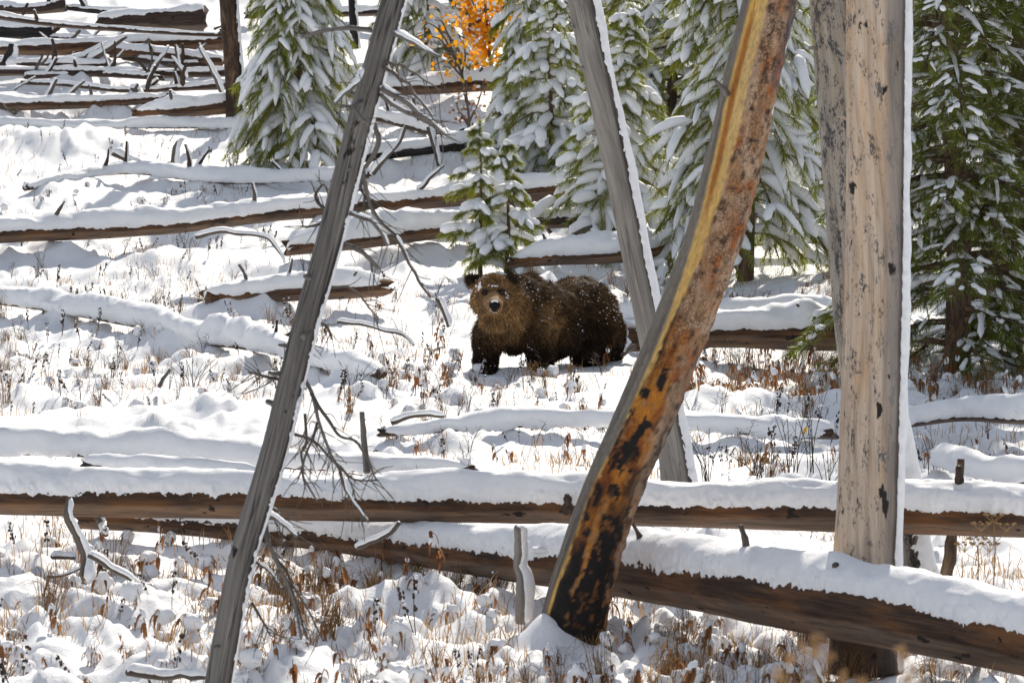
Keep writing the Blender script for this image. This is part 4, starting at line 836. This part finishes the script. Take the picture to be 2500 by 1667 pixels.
    # eyes, nose, claws
    md, N, L_, B = newmat('bear_nose'); B.inputs['Base Color'].default_value = (.008, .007, .007, 1); B.inputs['Roughness'].default_value = .6; B.inputs['Specular IOR Level'].default_value = .15
    for px in (1187, 1224):
        e0 = sh(px, 714, -.70); near_ = V[(np.abs(V[:, 0]-e0[0]) < .02) & (np.abs(V[:, 2]-e0[2]) < .02)]; e0[1] = near_[:, 1].min()-.012
        VV, Q, T2 = blob(e0, (.0135, .011, .013), 1, 2, 0); mk('eye', VV, Q, T2, md, t, origin=o)
    VV, Q, T2 = join([blob(sh(1208, 746, -.985), (.046, .035, .036), 3, 3, .12), blob(sh(1208, 753, -.985), (.022, .03, .03), 4, 2, .1)])
    tipy = V[(np.abs(V[:, 0]-sh(1208, 747, -1)[0]) < .03) & (np.abs(V[:, 2]-sh(1208, 747, -1)[2]) < .03)][:, 1].min()-sh(1208, 747, 0)[1]
    nose = mk('nose', *blob(sh(1208, 745, tipy+.012), (.052, .032, .045), 3, 3, .10), md, t, origin=o)
    mk('mouth', *blob(sh(1208, 759, tipy+.03), (.036, .03, .010), 4, 2, .05), md, t, origin=o)
    for px, py, dd in ((1190, 914, -.66), (1312, 919, -.53), (1428, 919, .24)):
        for q in range(5):
            b0 = sh(px-20+q*10, py-1, dd+.02); VV, Q, T2, A = tube(np.array([b0, b0+[0, -.03, -.004], b0+[0, -.055, -.028]]), [.011, .009, .002], 6, (0, .2, 1)); mk('claw', VV, Q, T2, M_stalk, t, dict(rnd=np.full(len(VV), .5)), origin=o)
    # snow caught in the coat
    parts = []; den = np.clip(vn(p[:, 0]*6, p[:, 1]*6, p[:, 2]*6, 300)+.25, .02, 1)*np.clip(n[:, 2]+.5, 0, 1)
    leg = np.linalg.norm((p-sh(1290, 800, -.3))/[.5, 1, 1.2], axis=1) < .28; back = (hgt > .55) & (n[:, 2] > .1)
    wgt = den*(.4+2*leg+1.4*back)*(muz > .14); wgt /= wgt.sum()
    for i in rg.choice(nf, 900, p=wgt, replace=False):
        r = rg.uniform(.002, .0065); parts.append(blob(p[i]+d[i]*ln[i]*.75, (r*1.3, r, r), int(i) % 97, 1, .3))
    for px, py, dd, r in [(1170+3*rg.normal(), 700+5*rg.normal(), -.79, .012) for _ in range(14)]+[(1203+5*rg.normal(), 697+1.2*rg.normal(), -.80, .008) for _ in range(7)]+[(1208+7*math.cos(q), 737-3*abs(math.sin(q)), tipy-.008, .012) for q in np.linspace(.3, 2.8, 8)]+[(1208+11*math.cos(q), 752+10*abs(math.sin(q)), tipy+.03, .009) for q in np.linspace(0, 3.14, 14)]+[(1238+2*rg.normal(), 722+4*rg.normal(), -.73, .009) for _ in range(6)]:
        parts.append(blob(sh(px, py, dd), (r, r*.8, r*.8), int(px*7) % 91, 1, .3))
    s_ = mk('snow_flecks', *join(parts), M_snow, t, origin=o); s_['kind'] = 'stuff'
    return t
bear = make_bear()

# ------------------------------------------------------------------ sticks, stubs and broken branches poking out of the snow
STICKS = [ # label, polyline (px,py), r0, r1, snow, dD, wood
 ('curved dead branch arched over the snow left of the leaning snag', [(478,578),(540,566),(620,572),(660,590),(688,622),(694,640)], 7, 3, 1, 1.0, 'twig'),
 ('forked snowy limb sticking up in the middle of the left slope', [(424,410),(424,375),(432,350),(448,338)], 7, 5, 1, 0.4, 'twig'),
 ('slanting snowy limb left of the forked limb', [(276,372),(330,398),(370,415),(395,420)], 9, 6, 1, .4, 'twig'),
 ('dark branch lying in front of the bear on its left side', [(823,784),(880,790),(940,805),(990,820),(1010,842)], 6, 3, 1, 1.2, 'twig'),
 ('snowy stick leaning by the bear on its left', [(1068,728),(1085,765),(1096,798)], 6, 5, 1, .6, 'twig'),
 ('short weathered post standing behind the long foreground log', [(896,1152),(892,1090),(886,1040),(884,1005)], 9, 6, 0, .3, 'grey'),
 ('snow-capped upright stub in the foreground left of the orange trunk', [(1272,1520),(1270,1440),(1266,1360),(1264,1286)], 15, 10, 1, -.1, 'greylog'),
 ('dark jagged stump behind the long log at the right edge', [(2310,1400),(2322,1340),(2336,1240),(2342,1175),(2346,1120)], 17, 9, 0, .4, 'log'),
 ('crooked dead limb rising beside the right edge', [(2500,1012),(2470,985),(2445,945)], 7, 5, 1, .5, 'twig'),
 ('bent limb hanging in front of the dark pines', [(2520,895),(2460,885),(2420,850),(2398,830)], 7, 3, 1, -.6, 'twig'),
 ('forked twig right of the pale trunk', [(2288,1022),(2300,1000),(2305,972)], 5, 3, 0, .3, 'twig'),
 ('small blackened stub behind the shorter forked twig', [(2300,1018),(2285,1000),(2277,988)], 5, 3, 0, .25, 'char'),
 ('stick leaning on the long middle log left of the sapling', [(982,530),(1010,480),(1050,435),(1084,404)], 7, 3, 1, -.5, 'twig'),
 ('curving snowy branch behind the left sapling twigs', [(975,565),(1040,555),(1090,550),(1135,548)], 6, 3, 1, .2, 'twig'),
 ('long branch propped on the log behind the bear', [(1302,612),(1350,596),(1400,572),(1445,552)], 6, 4, 0, -.6, 'twig'),
 ('snowy slanting stake right of the sapling', [(1299,498),(1320,530),(1346,568)], 8, 7, 1, -.2, 'twig'),
 ('dark twisted limb beside the young pine', [(1220,275),(1240,310),(1255,355),(1268,412)], 9, 6, 1, .3, 'twig'),
 ('thin white limb left of the twisted dark limb', [(1046,310),(1060,360),(1072,405)], 6, 5, 1, .2, 'twig'),
 ('broken snowy limb under the leaning snag branches', [(910,425),(940,385),(975,350),(992,305)], 7, 4, 1, .2, 'twig'),
 ('snow-coated root limb below the left conifer', [(770,395),(778,340),(790,290),(785,262)], 6, 4, 1, .1, 'twig'),
 ('upright dead branch in the left foreground', [(205,1420),(208,1360),(190,1310),(165,1260),(170,1215)], 13, 7, 1, .0, 'twig'),
 ('long diagonal branch under snow in the left foreground', [(218,1352),(270,1385),(330,1420),(375,1455)], 9, 5, 1, -.1, 'twig'),
 ('small dark twig crossing the upright branch at the left', [(120,1408),(170,1400),(215,1375)], 4, 3, 1, .05, 'twig'),
 ('horizontal snowy branch on the ground at the lower left', [(312,1640),(360,1645),(410,1648),(500,1650)], 10, 8, 1, -.1, 'twig'),
 ('short snowy limb near the foot of the left snag', [(128,1358),(150,1358),(182,1360)], 7, 6, 1, 0, 'twig'),
 ('broken white branch resting under the long foreground log', [(236,1256),(246,1280),(258,1305)], 9, 7, 1, -.2, 'twig'),
 ('snow-heaped broken limb lying on the slanting log', [(868,1336),(905,1322),(950,1300),(975,1275)], 9, 6, 1, -1.9, 'twig'),
 ('dark stick end in the snow at the right foreground', [(1990,1612),(1998,1640),(2004,1672)], 7, 6, 1, -.1, 'twig'),
 ('short grey stick standing in the snow left of the snag', [(388,945),(402,920),(415,902)], 5, 4, 0, .1, 'grey'),
 ('broken dark stake above the snag foot on the middle left', [(598,828),(612,848),(628,862)], 7, 5, 1, .1, 'twig'),
 ('slanting bare branch behind the uppermost stacked log', [(218,150),(260,120),(308,88)], 10, 6, 1, -.8, 'twig'),
 ('second slanting broken slab under the bare branch', [(150,158),(210,135),(270,104)], 8, 5, 1, -.5, 'twig'),
 ('leaning snowy pole left of the charred trunk', [(542,228),(520,180),(500,140),(486,114)], 6, 4, 1, -.8, 'twig'),
 ('upturned limb on the stacked logs near the charred trunk', [(430,180),(432,150),(428,110)], 5, 3, 1, -.6, 'twig'),
 ('black burnt stump at the left edge by the stacked logs', [(15,160),(22,140),(28,122),(30,108)], 15, 8, 1, -.8, 'char'),
 ('thin upright stick between the stacked logs', [(82,185),(92,160),(104,136)], 4, 3, 0, -.6, 'twig'),
 ('crossed dead twigs over the stacked logs', [(372,178),(392,145),(412,112)], 5, 3, 1, -.9, 'twig'),
 ('stubby limb rising from the lowest stacked log', [(344,250),(332,228),(325,216)], 9, 8, 1, -.6, 'twig'),
 ('dark limb leaning on the lowest stacked log', [(450,258),(425,238),(408,228)], 7, 5, 1, -.5, 'twig'),
 ('long bare limb hanging behind the pale trunk', [(1905,175),(1950,215),(1990,240),(2040,262)], 8, 4, 1, -1.0, 'twig'),
 ('lower bare limb hanging behind the pale trunk', [(1955,530),(1995,545),(2030,570)], 6, 3, 1, -.6, 'twig'),
 ('thin dark limb behind the foot of the orange trunk', [(1690,855),(1740,842),(1790,820)], 6, 3, 1, .3, 'twig'),
 ('stick lying at the bear hind foot', [(1518,868),(1535,855),(1552,842)], 6, 4, 0, .2, 'grey'),
 ('snow-dusted root curve below the bear', [(955,1032),(1000,1016),(1050,1012),(1085,1016)], 8, 5, 1, .2, 'twig'),
]
for k in range(22):
    x, y = rg.uniform(10, 540), rg.uniform(70, 285); an = rg.uniform(-1.2, 1.2)+(math.pi/2 if k % 3 else 0); l_ = rg.uniform(25, 75)
    STICKS.append(('thin dead stick in the tangle of stacked logs at the top left', [(x, y), (x+math.cos(an)*l_*.5+rg.normal()*5, y-abs(math.sin(an))*l_*.5), (x+math.cos(an)*l_, y-abs(math.sin(an))*l_+rg.normal()*4)], rg.uniform(2.5, 5), 2, k % 2, -.7, 'twig'))
SW = {'twig': M_twig, 'grey': M_grey, 'greylog': M_grey_smooth, 'log': M_bark, 'char': M_char}
for i, (lab, pl, r0, r1, sn, dD, wd) in enumerate(STICKS):
    low = max(pl, key=lambda q: q[1]); D = float(gD(low[1]))-max(dD, 0) if dD < 0 or dD > .9 else float(gD(low[1]))-.25
    if dD < 0: D = float(gD(low[1]))+dD
    o = P(low[0], low[1], D); t = thing('dead_branch', lab, 'branch', o, 'dead branches in the snow')
    rg = np.random.default_rng(900+i)
    limb(t, o, [(x, y, rg.normal()*.05) for x, y in pl], D, r0, r1, SW[wd], 900+i, bool(sn), 'branch', thick=1.2)

# ------------------------------------------------------------------ withered weeds and dry grass
def leaf(rg, base, az, ln, wd, curl):
    n = 5; s = np.linspace(0, 1, n); d = np.array([math.cos(az), math.sin(az), 0]); sd_ = np.array([-d[1], d[0], 0])
    out = ln*(np.sin(s*1.5)*.45); z = ln*(.25*s-curl*s**2); w = wd*np.sin(np.clip(s*.92+.08, 0, 1)*math.pi)**.7
    c = base+d*out[:, None]+np.array([0, 0, 1])*z[:, None]; tw = s*rg.normal()*1.2
    sv = sd_*np.cos(tw)[:, None]+np.array([0, 0, 1])*np.sin(tw)[:, None]
    V = np.stack([c-sv*w[:, None], c+sv*w[:, None]], 1).reshape(-1, 3)
    k = np.arange(n-1)[:, None]*2; return V, k+[0, 1, 3, 2], None
def stemtube(pts, r0, r1, ns=4, n=7):
    p = curve(np.array(pts), n); V, Q, T, A = tube(p, np.linspace(r0, r1, n), ns, (.9, .3, .1), cap=False); return V, Q, None
def weed_mesh(kind, seed):
    rg = np.random.default_rng(seed); parts, mi = [], []
    def add(g, m): parts.append(g); mi.append(m)
    lean = rg.normal(size=2)*.06; H = rg.uniform(.2, .34)
    if kind == 'rust':
        top = [lean[0], lean[1], H]; add(stemtube([(0, 0, -.05), (lean[0]*.3, lean[1]*.3, H*.5), top], .004, .0025), 2)
        for k in range(rg.integers(7, 12)):
            f = rg.uniform(.3, 1); add(leaf(rg, np.array([lean[0]*f**2, lean[1]*f**2, H*f]), rg.random()*6.28, rg.uniform(.07, .13), rg.uniform(.009, .016), rg.uniform(.7, 1.5)), 0)
        if rg.random() < .7: add(blob((lean[0]*.8, lean[1]*.8-.01, H*rg.uniform(.6, 1)), (.025, .022, .034), seed, 2, .3), 3)
    elif kind == 'seed':
        for b in range(rg.integers(1, 3)):
            l2 = lean+rg.normal(size=2)*.04; h = H*rg.uniform(.8, 1.1); add(stemtube([(0, 0, -.05), (l2[0]*.4, l2[1]*.4, h*.5), (l2[0], l2[1], h)], .0035, .002), 2)
            for k in range(14):
                f = rg.uniform(.4, 1); add(blob((l2[0]*f+rg.normal()*.009, l2[1]*f+rg.normal()*.009, h*f), (.008, .008, .013), seed+k, 1, .2), 2)
            for k in range(4):
                f = rg.uniform(.5, 1); add(blob((l2[0]*f+.006, l2[1]*f, h*f+.01), (.013, .012, .010), seed+k, 1, .3), 3)
    elif kind == 'twiggy':
        for b in range(rg.integers(3, 6)):
            a = rg.random()*6.28; l = rg.uniform(.05, .14); h = H*rg.uniform(.7, 1.2)
            e = np.array([math.cos(a)*l, math.sin(a)*l, h]); add(stemtube([(0, 0, -.04), e*[.35, .35, .5], e], .0035, .0018), 2)
            for k in range(3):
                m = e*rg.uniform(.4, .9); add(stemtube([m, m+[rg.normal()*.03, rg.normal()*.03, .035], m+[rg.normal()*.05, rg.normal()*.05, .07]], .0022, .0015, 3, 4), 2)
    elif kind == 'mound':
        add(blob((0, 0, H*.32), (.07*rg.uniform(.7, 1.3), .06, .05*rg.uniform(.8, 1.5)), seed, 3, .4), 3)
        for b in range(rg.integers(4, 8)):
            a = rg.random()*6.28; e = np.array([math.cos(a)*rg.uniform(.04, .12), math.sin(a)*.08, H*rg.uniform(.1, .5)]); add(stemtube([(e[0]*.5, e[1]*.5, -.04), (e[0]*.4, e[1]*.5, H*.5), e], .003, .002), 1)
        for k in range(rg.integers(3, 6)):
            a = rg.random()*6.28; add(leaf(rg, np.array([math.cos(a)*.06, math.sin(a)*.06, H*.35]), a, rg.uniform(.06, .11), .012, 1.3), 0)
    elif kind == 'tuft':
        for b in range(26):
            a = rg.random()*6.28; l = rg.uniform(.06, .2); h = H*rg.uniform(.4, 1.0); c = rg.normal(size=2)*.02; e = np.array([c[0]+math.cos(a)*l, c[1]+math.sin(a)*l, h*rg.uniform(.3, 1)])
            add(stemtube([(c[0], c[1], -.03), (c[0]+(e[0]-c[0])*.4, c[1]+(e[1]-c[1])*.4, h), e], .0026, .001, 3, 6), 1)
    V, Q, T = join(parts); mats = []; qm = []; tm = []
    rnd = np.concatenate([np.full(len(p[0]), rg.random()) for p in parts])
    for p, m in zip(parts, mi):
        if p[1] is not None: qm += [m]*len(p[1])
        if p[2] is not None: tm += [m]*len(p[2])
    o = mk('withered_weed', V, Q, T, [M_rust, M_straw, M_stalk, M_snow], None, dict(rnd=rnd), mi=qm+tm)
    return o
WL = {'rust': ('withered_weed', 'withered weed with curled rusty leaves', 'weed', 'rusty withered weeds'),
      'seed': ('seed_stalk', 'dark dried seed stalk', 'weed', 'dark seed stalks'),
      'twiggy': ('bare_shrub', 'bare thin-twigged little shrub', 'shrub', 'bare little shrubs'),
      'mound': ('snowy_weed', 'brown weed bent under snow', 'weed', 'weeds bent under snow'),
      'tuft': ('grass_tuft', 'tuft of dry straw-coloured grass', 'grass tuft', 'dry grass tufts')}
protos = {k: [weed_mesh(k, 1000+100*i+j) for j in range(6)] for i, k in enumerate(WL)}
# bands of the picture where they grow: px0, px1, py0, py1, count, mix of kinds, size
BANDS = [(-30, 1240, 1300, 1700, 200, 'rust rust mound mound mound seed tuft', .85, 'in the left foreground'), (1420, 2530, 1490, 1700, 110, 'rust mound mound mound tuft tuft', .8, 'in the right foreground'), (1180, 2000, 1570, 1690, 60, 'mound mound rust tuft', .8, 'at the orange trunk foot'),
         (640, 1300, 1375, 1440, 34, 'rust tuft tuft', .9, 'under the slanting log'), (1650, 2050, 845, 960, 110, 'rust rust rust tuft', .9, 'between the orange and pale trunks'), (820, 1480, 880, 1000, 150, 'seed twiggy rust tuft mound', .8, 'in front of the bear'),
         (0, 720, 720, 980, 210, 'seed seed twiggy tuft mound', .8, 'on the left middle slope'), (700, 1100, 640, 880, 60, 'seed rust twiggy', .8, 'left of the bear'), (1560, 2480, 950, 1170, 110, 'twiggy rust tuft seed', .85, 'behind the foreground log at right'),
         (820, 1500, 1010, 1130, 44, 'seed rust twiggy', .65, 'behind the foreground log at mid-frame'), (1300, 1900, 580, 740, 110, 'rust tuft rust', .9, 'behind the bear'), (0, 720, 560, 740, 110, 'seed tuft twiggy', .8, 'below the long middle log'), (0, 720, 290, 540, 170, 'tuft tuft seed mound', .7, 'on the upper left slope'),
         (830, 1300, 260, 420, 60, 'twiggy rust mound', .8, 'among the logs below the orange aspen'), (1900, 2060, 560, 720, 40, 'rust tuft', .9, 'left of the pale trunk'), (2180, 2500, 900, 1000, 60, 'rust tuft mound', .9, 'under the dark pines'), (620, 860, 330, 420, 34, 'tuft tuft rust', 1.1, 'at the foot of the left conifer')]
rg = np.random.default_rng(55); items = []
for x0, x1, y0, y1, cnt, kinds, sc, zone in BANDS:
    ks = kinds.split()
    px = rg.uniform(x0, x1, cnt); py = rg.uniform(y0, y1, cnt)
    for i in range(cnt): items.append((px[i], py[i], ks[rg.integers(len(ks))], sc*(f_ := rg.uniform(.6, 1.25)), ('small ' if f_ < .82 else 'tall ' if f_ > 1.05 else 'mid-sized ')+'|'+zone+(', left part' if px[i] < x0+(x1-x0)*.34 else ', right part' if px[i] > x0+(x1-x0)*.67 else ', middle')))
PX = np.array([i[0] for i in items]); PY = np.array([i[1] for i in items]); Dg = gD(PY)
over = PY > 1660; Dg = np.where(over, gD(1660)-(PY-1660)*.016, Dg)
pw = P(PX, PY, Dg); HZ = Hgt(pw[:, 0], pw[:, 1])
cnts = {k: 0 for k in WL}; first = {k: [True]*6 for k in WL}; extra = []
order = np.argsort(Dg)
okb = np.hypot(pw[:, 0]-BEAR[0]-.1, (pw[:, 1]-BEAR[1])*.7) > .5
for i in order:
    if not okb[i]: continue
    px, py, kind, sc, zone = items[i]; j = int(rg.integers(6)); src = protos[kind][j]
    cnts[kind] += 1
    if cnts[kind] > 290: extra.append((i, src)); continue
    nm, lab, cat, grp = WL[kind]
    o = src if first[kind][j] else src.copy()
    if not first[kind][j]: C.objects.link(o)
    first[kind][j] = False
    o.name = nm; o.data.name = nm
    o.location = (pw[i, 0], pw[i, 1], HZ[i]-.01); o.scale = (sc, sc, sc); o.rotation_euler = (rg.normal()*.12, rg.normal()*.12, rg.random()*6.28)
    sz, zn = zone.split('|'); tag(o, sz+lab+' '+zn, cat, grp+' '+zn.split(',')[0])
for k in WL:
    for j in range(6):
        if first[k][j]: bpy.data.objects.remove(protos[k][j])
# thin grass blades everywhere: nobody could count them
n = 30000; px = rg.uniform(-80, 2580, n); py = rg.uniform(200, 1690, n)**1.0
keep = vn(px/170, py/60, 0, 5)+.25*vn(px/40, py/18, 0, 6) > -.05
px, py = px[keep], py[keep]; D = np.where(py > 1660, gD(1660)-(py-1660)*.016, gD(py)); w = P(px, py, D); w[:, 2] = Hgt(w[:, 0], w[:, 1])-.02
n = len(w); h = rg.uniform(.05, .17, n); a = rg.random(n)*6.28; l = rg.uniform(.0, .11, n); wd = .0028
dirv = np.stack([np.cos(a)*l, np.sin(a)*l, h], -1); m = w+dirv*[.35, .35, .6]; tip = w+dirv*[1, 1, rg.uniform(.7, 1)]
sd3 = np.array([wd, 0, 0]); V = np.stack([w-sd3, w+sd3, m+sd3*.8, m-sd3*.8, tip], 1).reshape(-1, 3); k = np.arange(n)[:, None]*5
g = mk('dry_grass', V, k+[0, 1, 2, 3], k+[3, 2, 4], M_straw, None, dict(rnd=np.repeat(rg.random(n), 5)), smooth=False)
g['kind'] = 'stuff'; tag(g, 'thin dry grass blades poking through the snow all over the slope', 'grass')

# ------------------------------------------------------------------ a few plants of their own
def branchy(name, label, cat, base, H, spread, n, seed, mat, r=.004, heads=None, group=None):
    rg = np.random.default_rng(seed); t = thing(name, label, cat, base, group)
    st, hd = [], []
    for i in range(n):
        a = rg.random()*6.28; l = spread*rg.uniform(.2, 1); h = H*rg.uniform(.6, 1); e = np.array([math.cos(a)*l, math.sin(a)*l, h])
        b0 = np.array([rg.normal()*.02, rg.normal()*.02, -.05]); V, Q, T = stemtube([b0, b0*.5+e*[.3, .3, .55], e], r, r*.5, 5, 9)
        mk('stem', V, Q, T, mat, t, dict(rnd=np.full(len(V), rg.random())))
        for k in range(3):
            f = rg.uniform(.45, .9); m = e*[f*f, f*f, f]; q = m+np.array([rg.normal()*.05, rg.normal()*.05, .07])*H*1.2; st.append(stemtube([m, (m+q)/2+[0, 0, .005], q], r*.55, r*.35, 4, 5)); hd.append(q)
        hd.append(e)
    V, Q, T = join(st); mk('twigs', V, Q, T, mat, t, dict(rnd=np.full(len(V), .5)))['kind'] = 'stuff'
    return t, hd
for i, (px, py, H, sp_, n, lab) in enumerate([(1930, 1168, .62, .22, 7, 'tall bare willow shoots behind the long log, left of the pale trunk'), (1985, 1150, .7, .2, 5, 'bare willow shoots with a last yellow leaf beside the pale trunk'), (1730, 1172, .45, .3, 8, 'low bare brush right of the middle grey trunk foot'), (1850, 1180, .38, .3, 7, 'low bare brush midway between grey and pale trunks'), (2020, 1188, .35, .2, 6, 'low bare brush against the pale trunk'), (470, 925, .4, .3, 9, 'tangle of bare brown twigs on the left middle slope'), (860, 960, .35, .25, 7, 'bare twigs right of the leaning snag at mid height')]):
    t, hd = branchy('bare_bush', lab, 'shrub', at(px, py), H, sp_, n, 1700+i, M_stalk)
    if 'yellow leaf' in lab:
        b = np.array(t.location); V, Q, T = leaf(np.random.default_rng(3), hd[2]*np.array([1, 1, .7]), 4.2, .08, .03, .5); mk('leaf', V, Q, T, M_orange, t, dict(rnd=np.full(len(V), .9)))
for px, py, H, lab in ((2425, 1395, .34, 'dry pale umbel flower heads behind the slanting log at the right'), (2385, 1400, .2, 'smaller dry umbel beside the taller pale one at the right')):
    t = thing('dried_umbel', lab, 'weed', P(px, py, 25.4)-[0, 0, .03]); rg2 = np.random.default_rng(px)
    V, Q, T = stemtube([(0, 0, -.1), (.01, 0, H*.5), (.0, 0, H)], .005, .003, 5, 8); mk('stem', V, Q, T, M_straw, t, dict(rnd=np.full(len(V), .9)))
    for k in range(3):
        c = np.array([(k-1)*.075, 0, H*(.8+.15*(k == 1))]); V, Q, T = stemtube([(0, 0, H*.55), c*[.5, 1, .85], c], .003, .002, 4, 6); b = mk('stem', V, Q, T, M_straw, t, dict(rnd=np.full(len(V), .9)))
        pr = [stemtube([c, c+[.5*math.cos(a)*.06, .5*math.sin(a)*.06, .025], c+[math.cos(a)*.06, math.sin(a)*.06, .05]], .0016, .0012, 3, 4) for a in np.linspace(0, 6.28, 11)[:-1]]
        pr += [blob(c+[math.cos(a)*.055, math.sin(a)*.055, .053], (.012, .012, .007), k, 1, .2) for a in np.linspace(0, 6.28, 9)[:-1]]
        V, Q, T = join(pr); mk('umbel', V, Q, T, M_tan, t, dict(rnd=np.full(len(V), .9)))['kind'] = 'stuff'
# out-of-focus seed heads close to the camera
for i, (lab, tops, foot) in enumerate([('blurred tan seed heads close to the camera at the lower right', [(2000, 1560, 16), (1985, 1590, 12), (1925, 1610, 14), (1905, 1640, 12), (2020, 1600, 12), (2060, 1655, 12), (2095, 1668, 12), (1960, 1580, 9)], (1985, 1900)), ('blurred smaller tan seed head close to the camera, rightmost', [(2208, 1600, 12), (2228, 1632, 9), (2196, 1585, 8), (2215, 1655, 7)], (2215, 1950))]):
    D = 5.6+.2*i; f0 = P(*foot, D); f0[2] = hz(f0[0], f0[1]); t = thing('dried_flower', lab, 'weed', f0); rg2 = np.random.default_rng(40+i)
    for px, py, rp in tops:
        e = P(px, py, D+rg2.normal()*.05)-f0; V, Q, T = stemtube([(0, 0, -.03), e*[.3, .3, .6], e], .0022, .0012, 5, 10); mk('stem', V, Q, T, M_straw, t, dict(rnd=np.full(len(V), .8)))
        r = rp*D/K; pr = [blob(e+rg2.normal(size=3)*r*.7, (r*.6, r*.6, r*.6), int(px)+k, 1, .3) for k in range(6)]
        V, Q, T = join(pr); mk('seed_head', V, Q, T, M_tan, t, dict(rnd=np.full(len(V), rg2.random())))['kind'] = 'stuff'
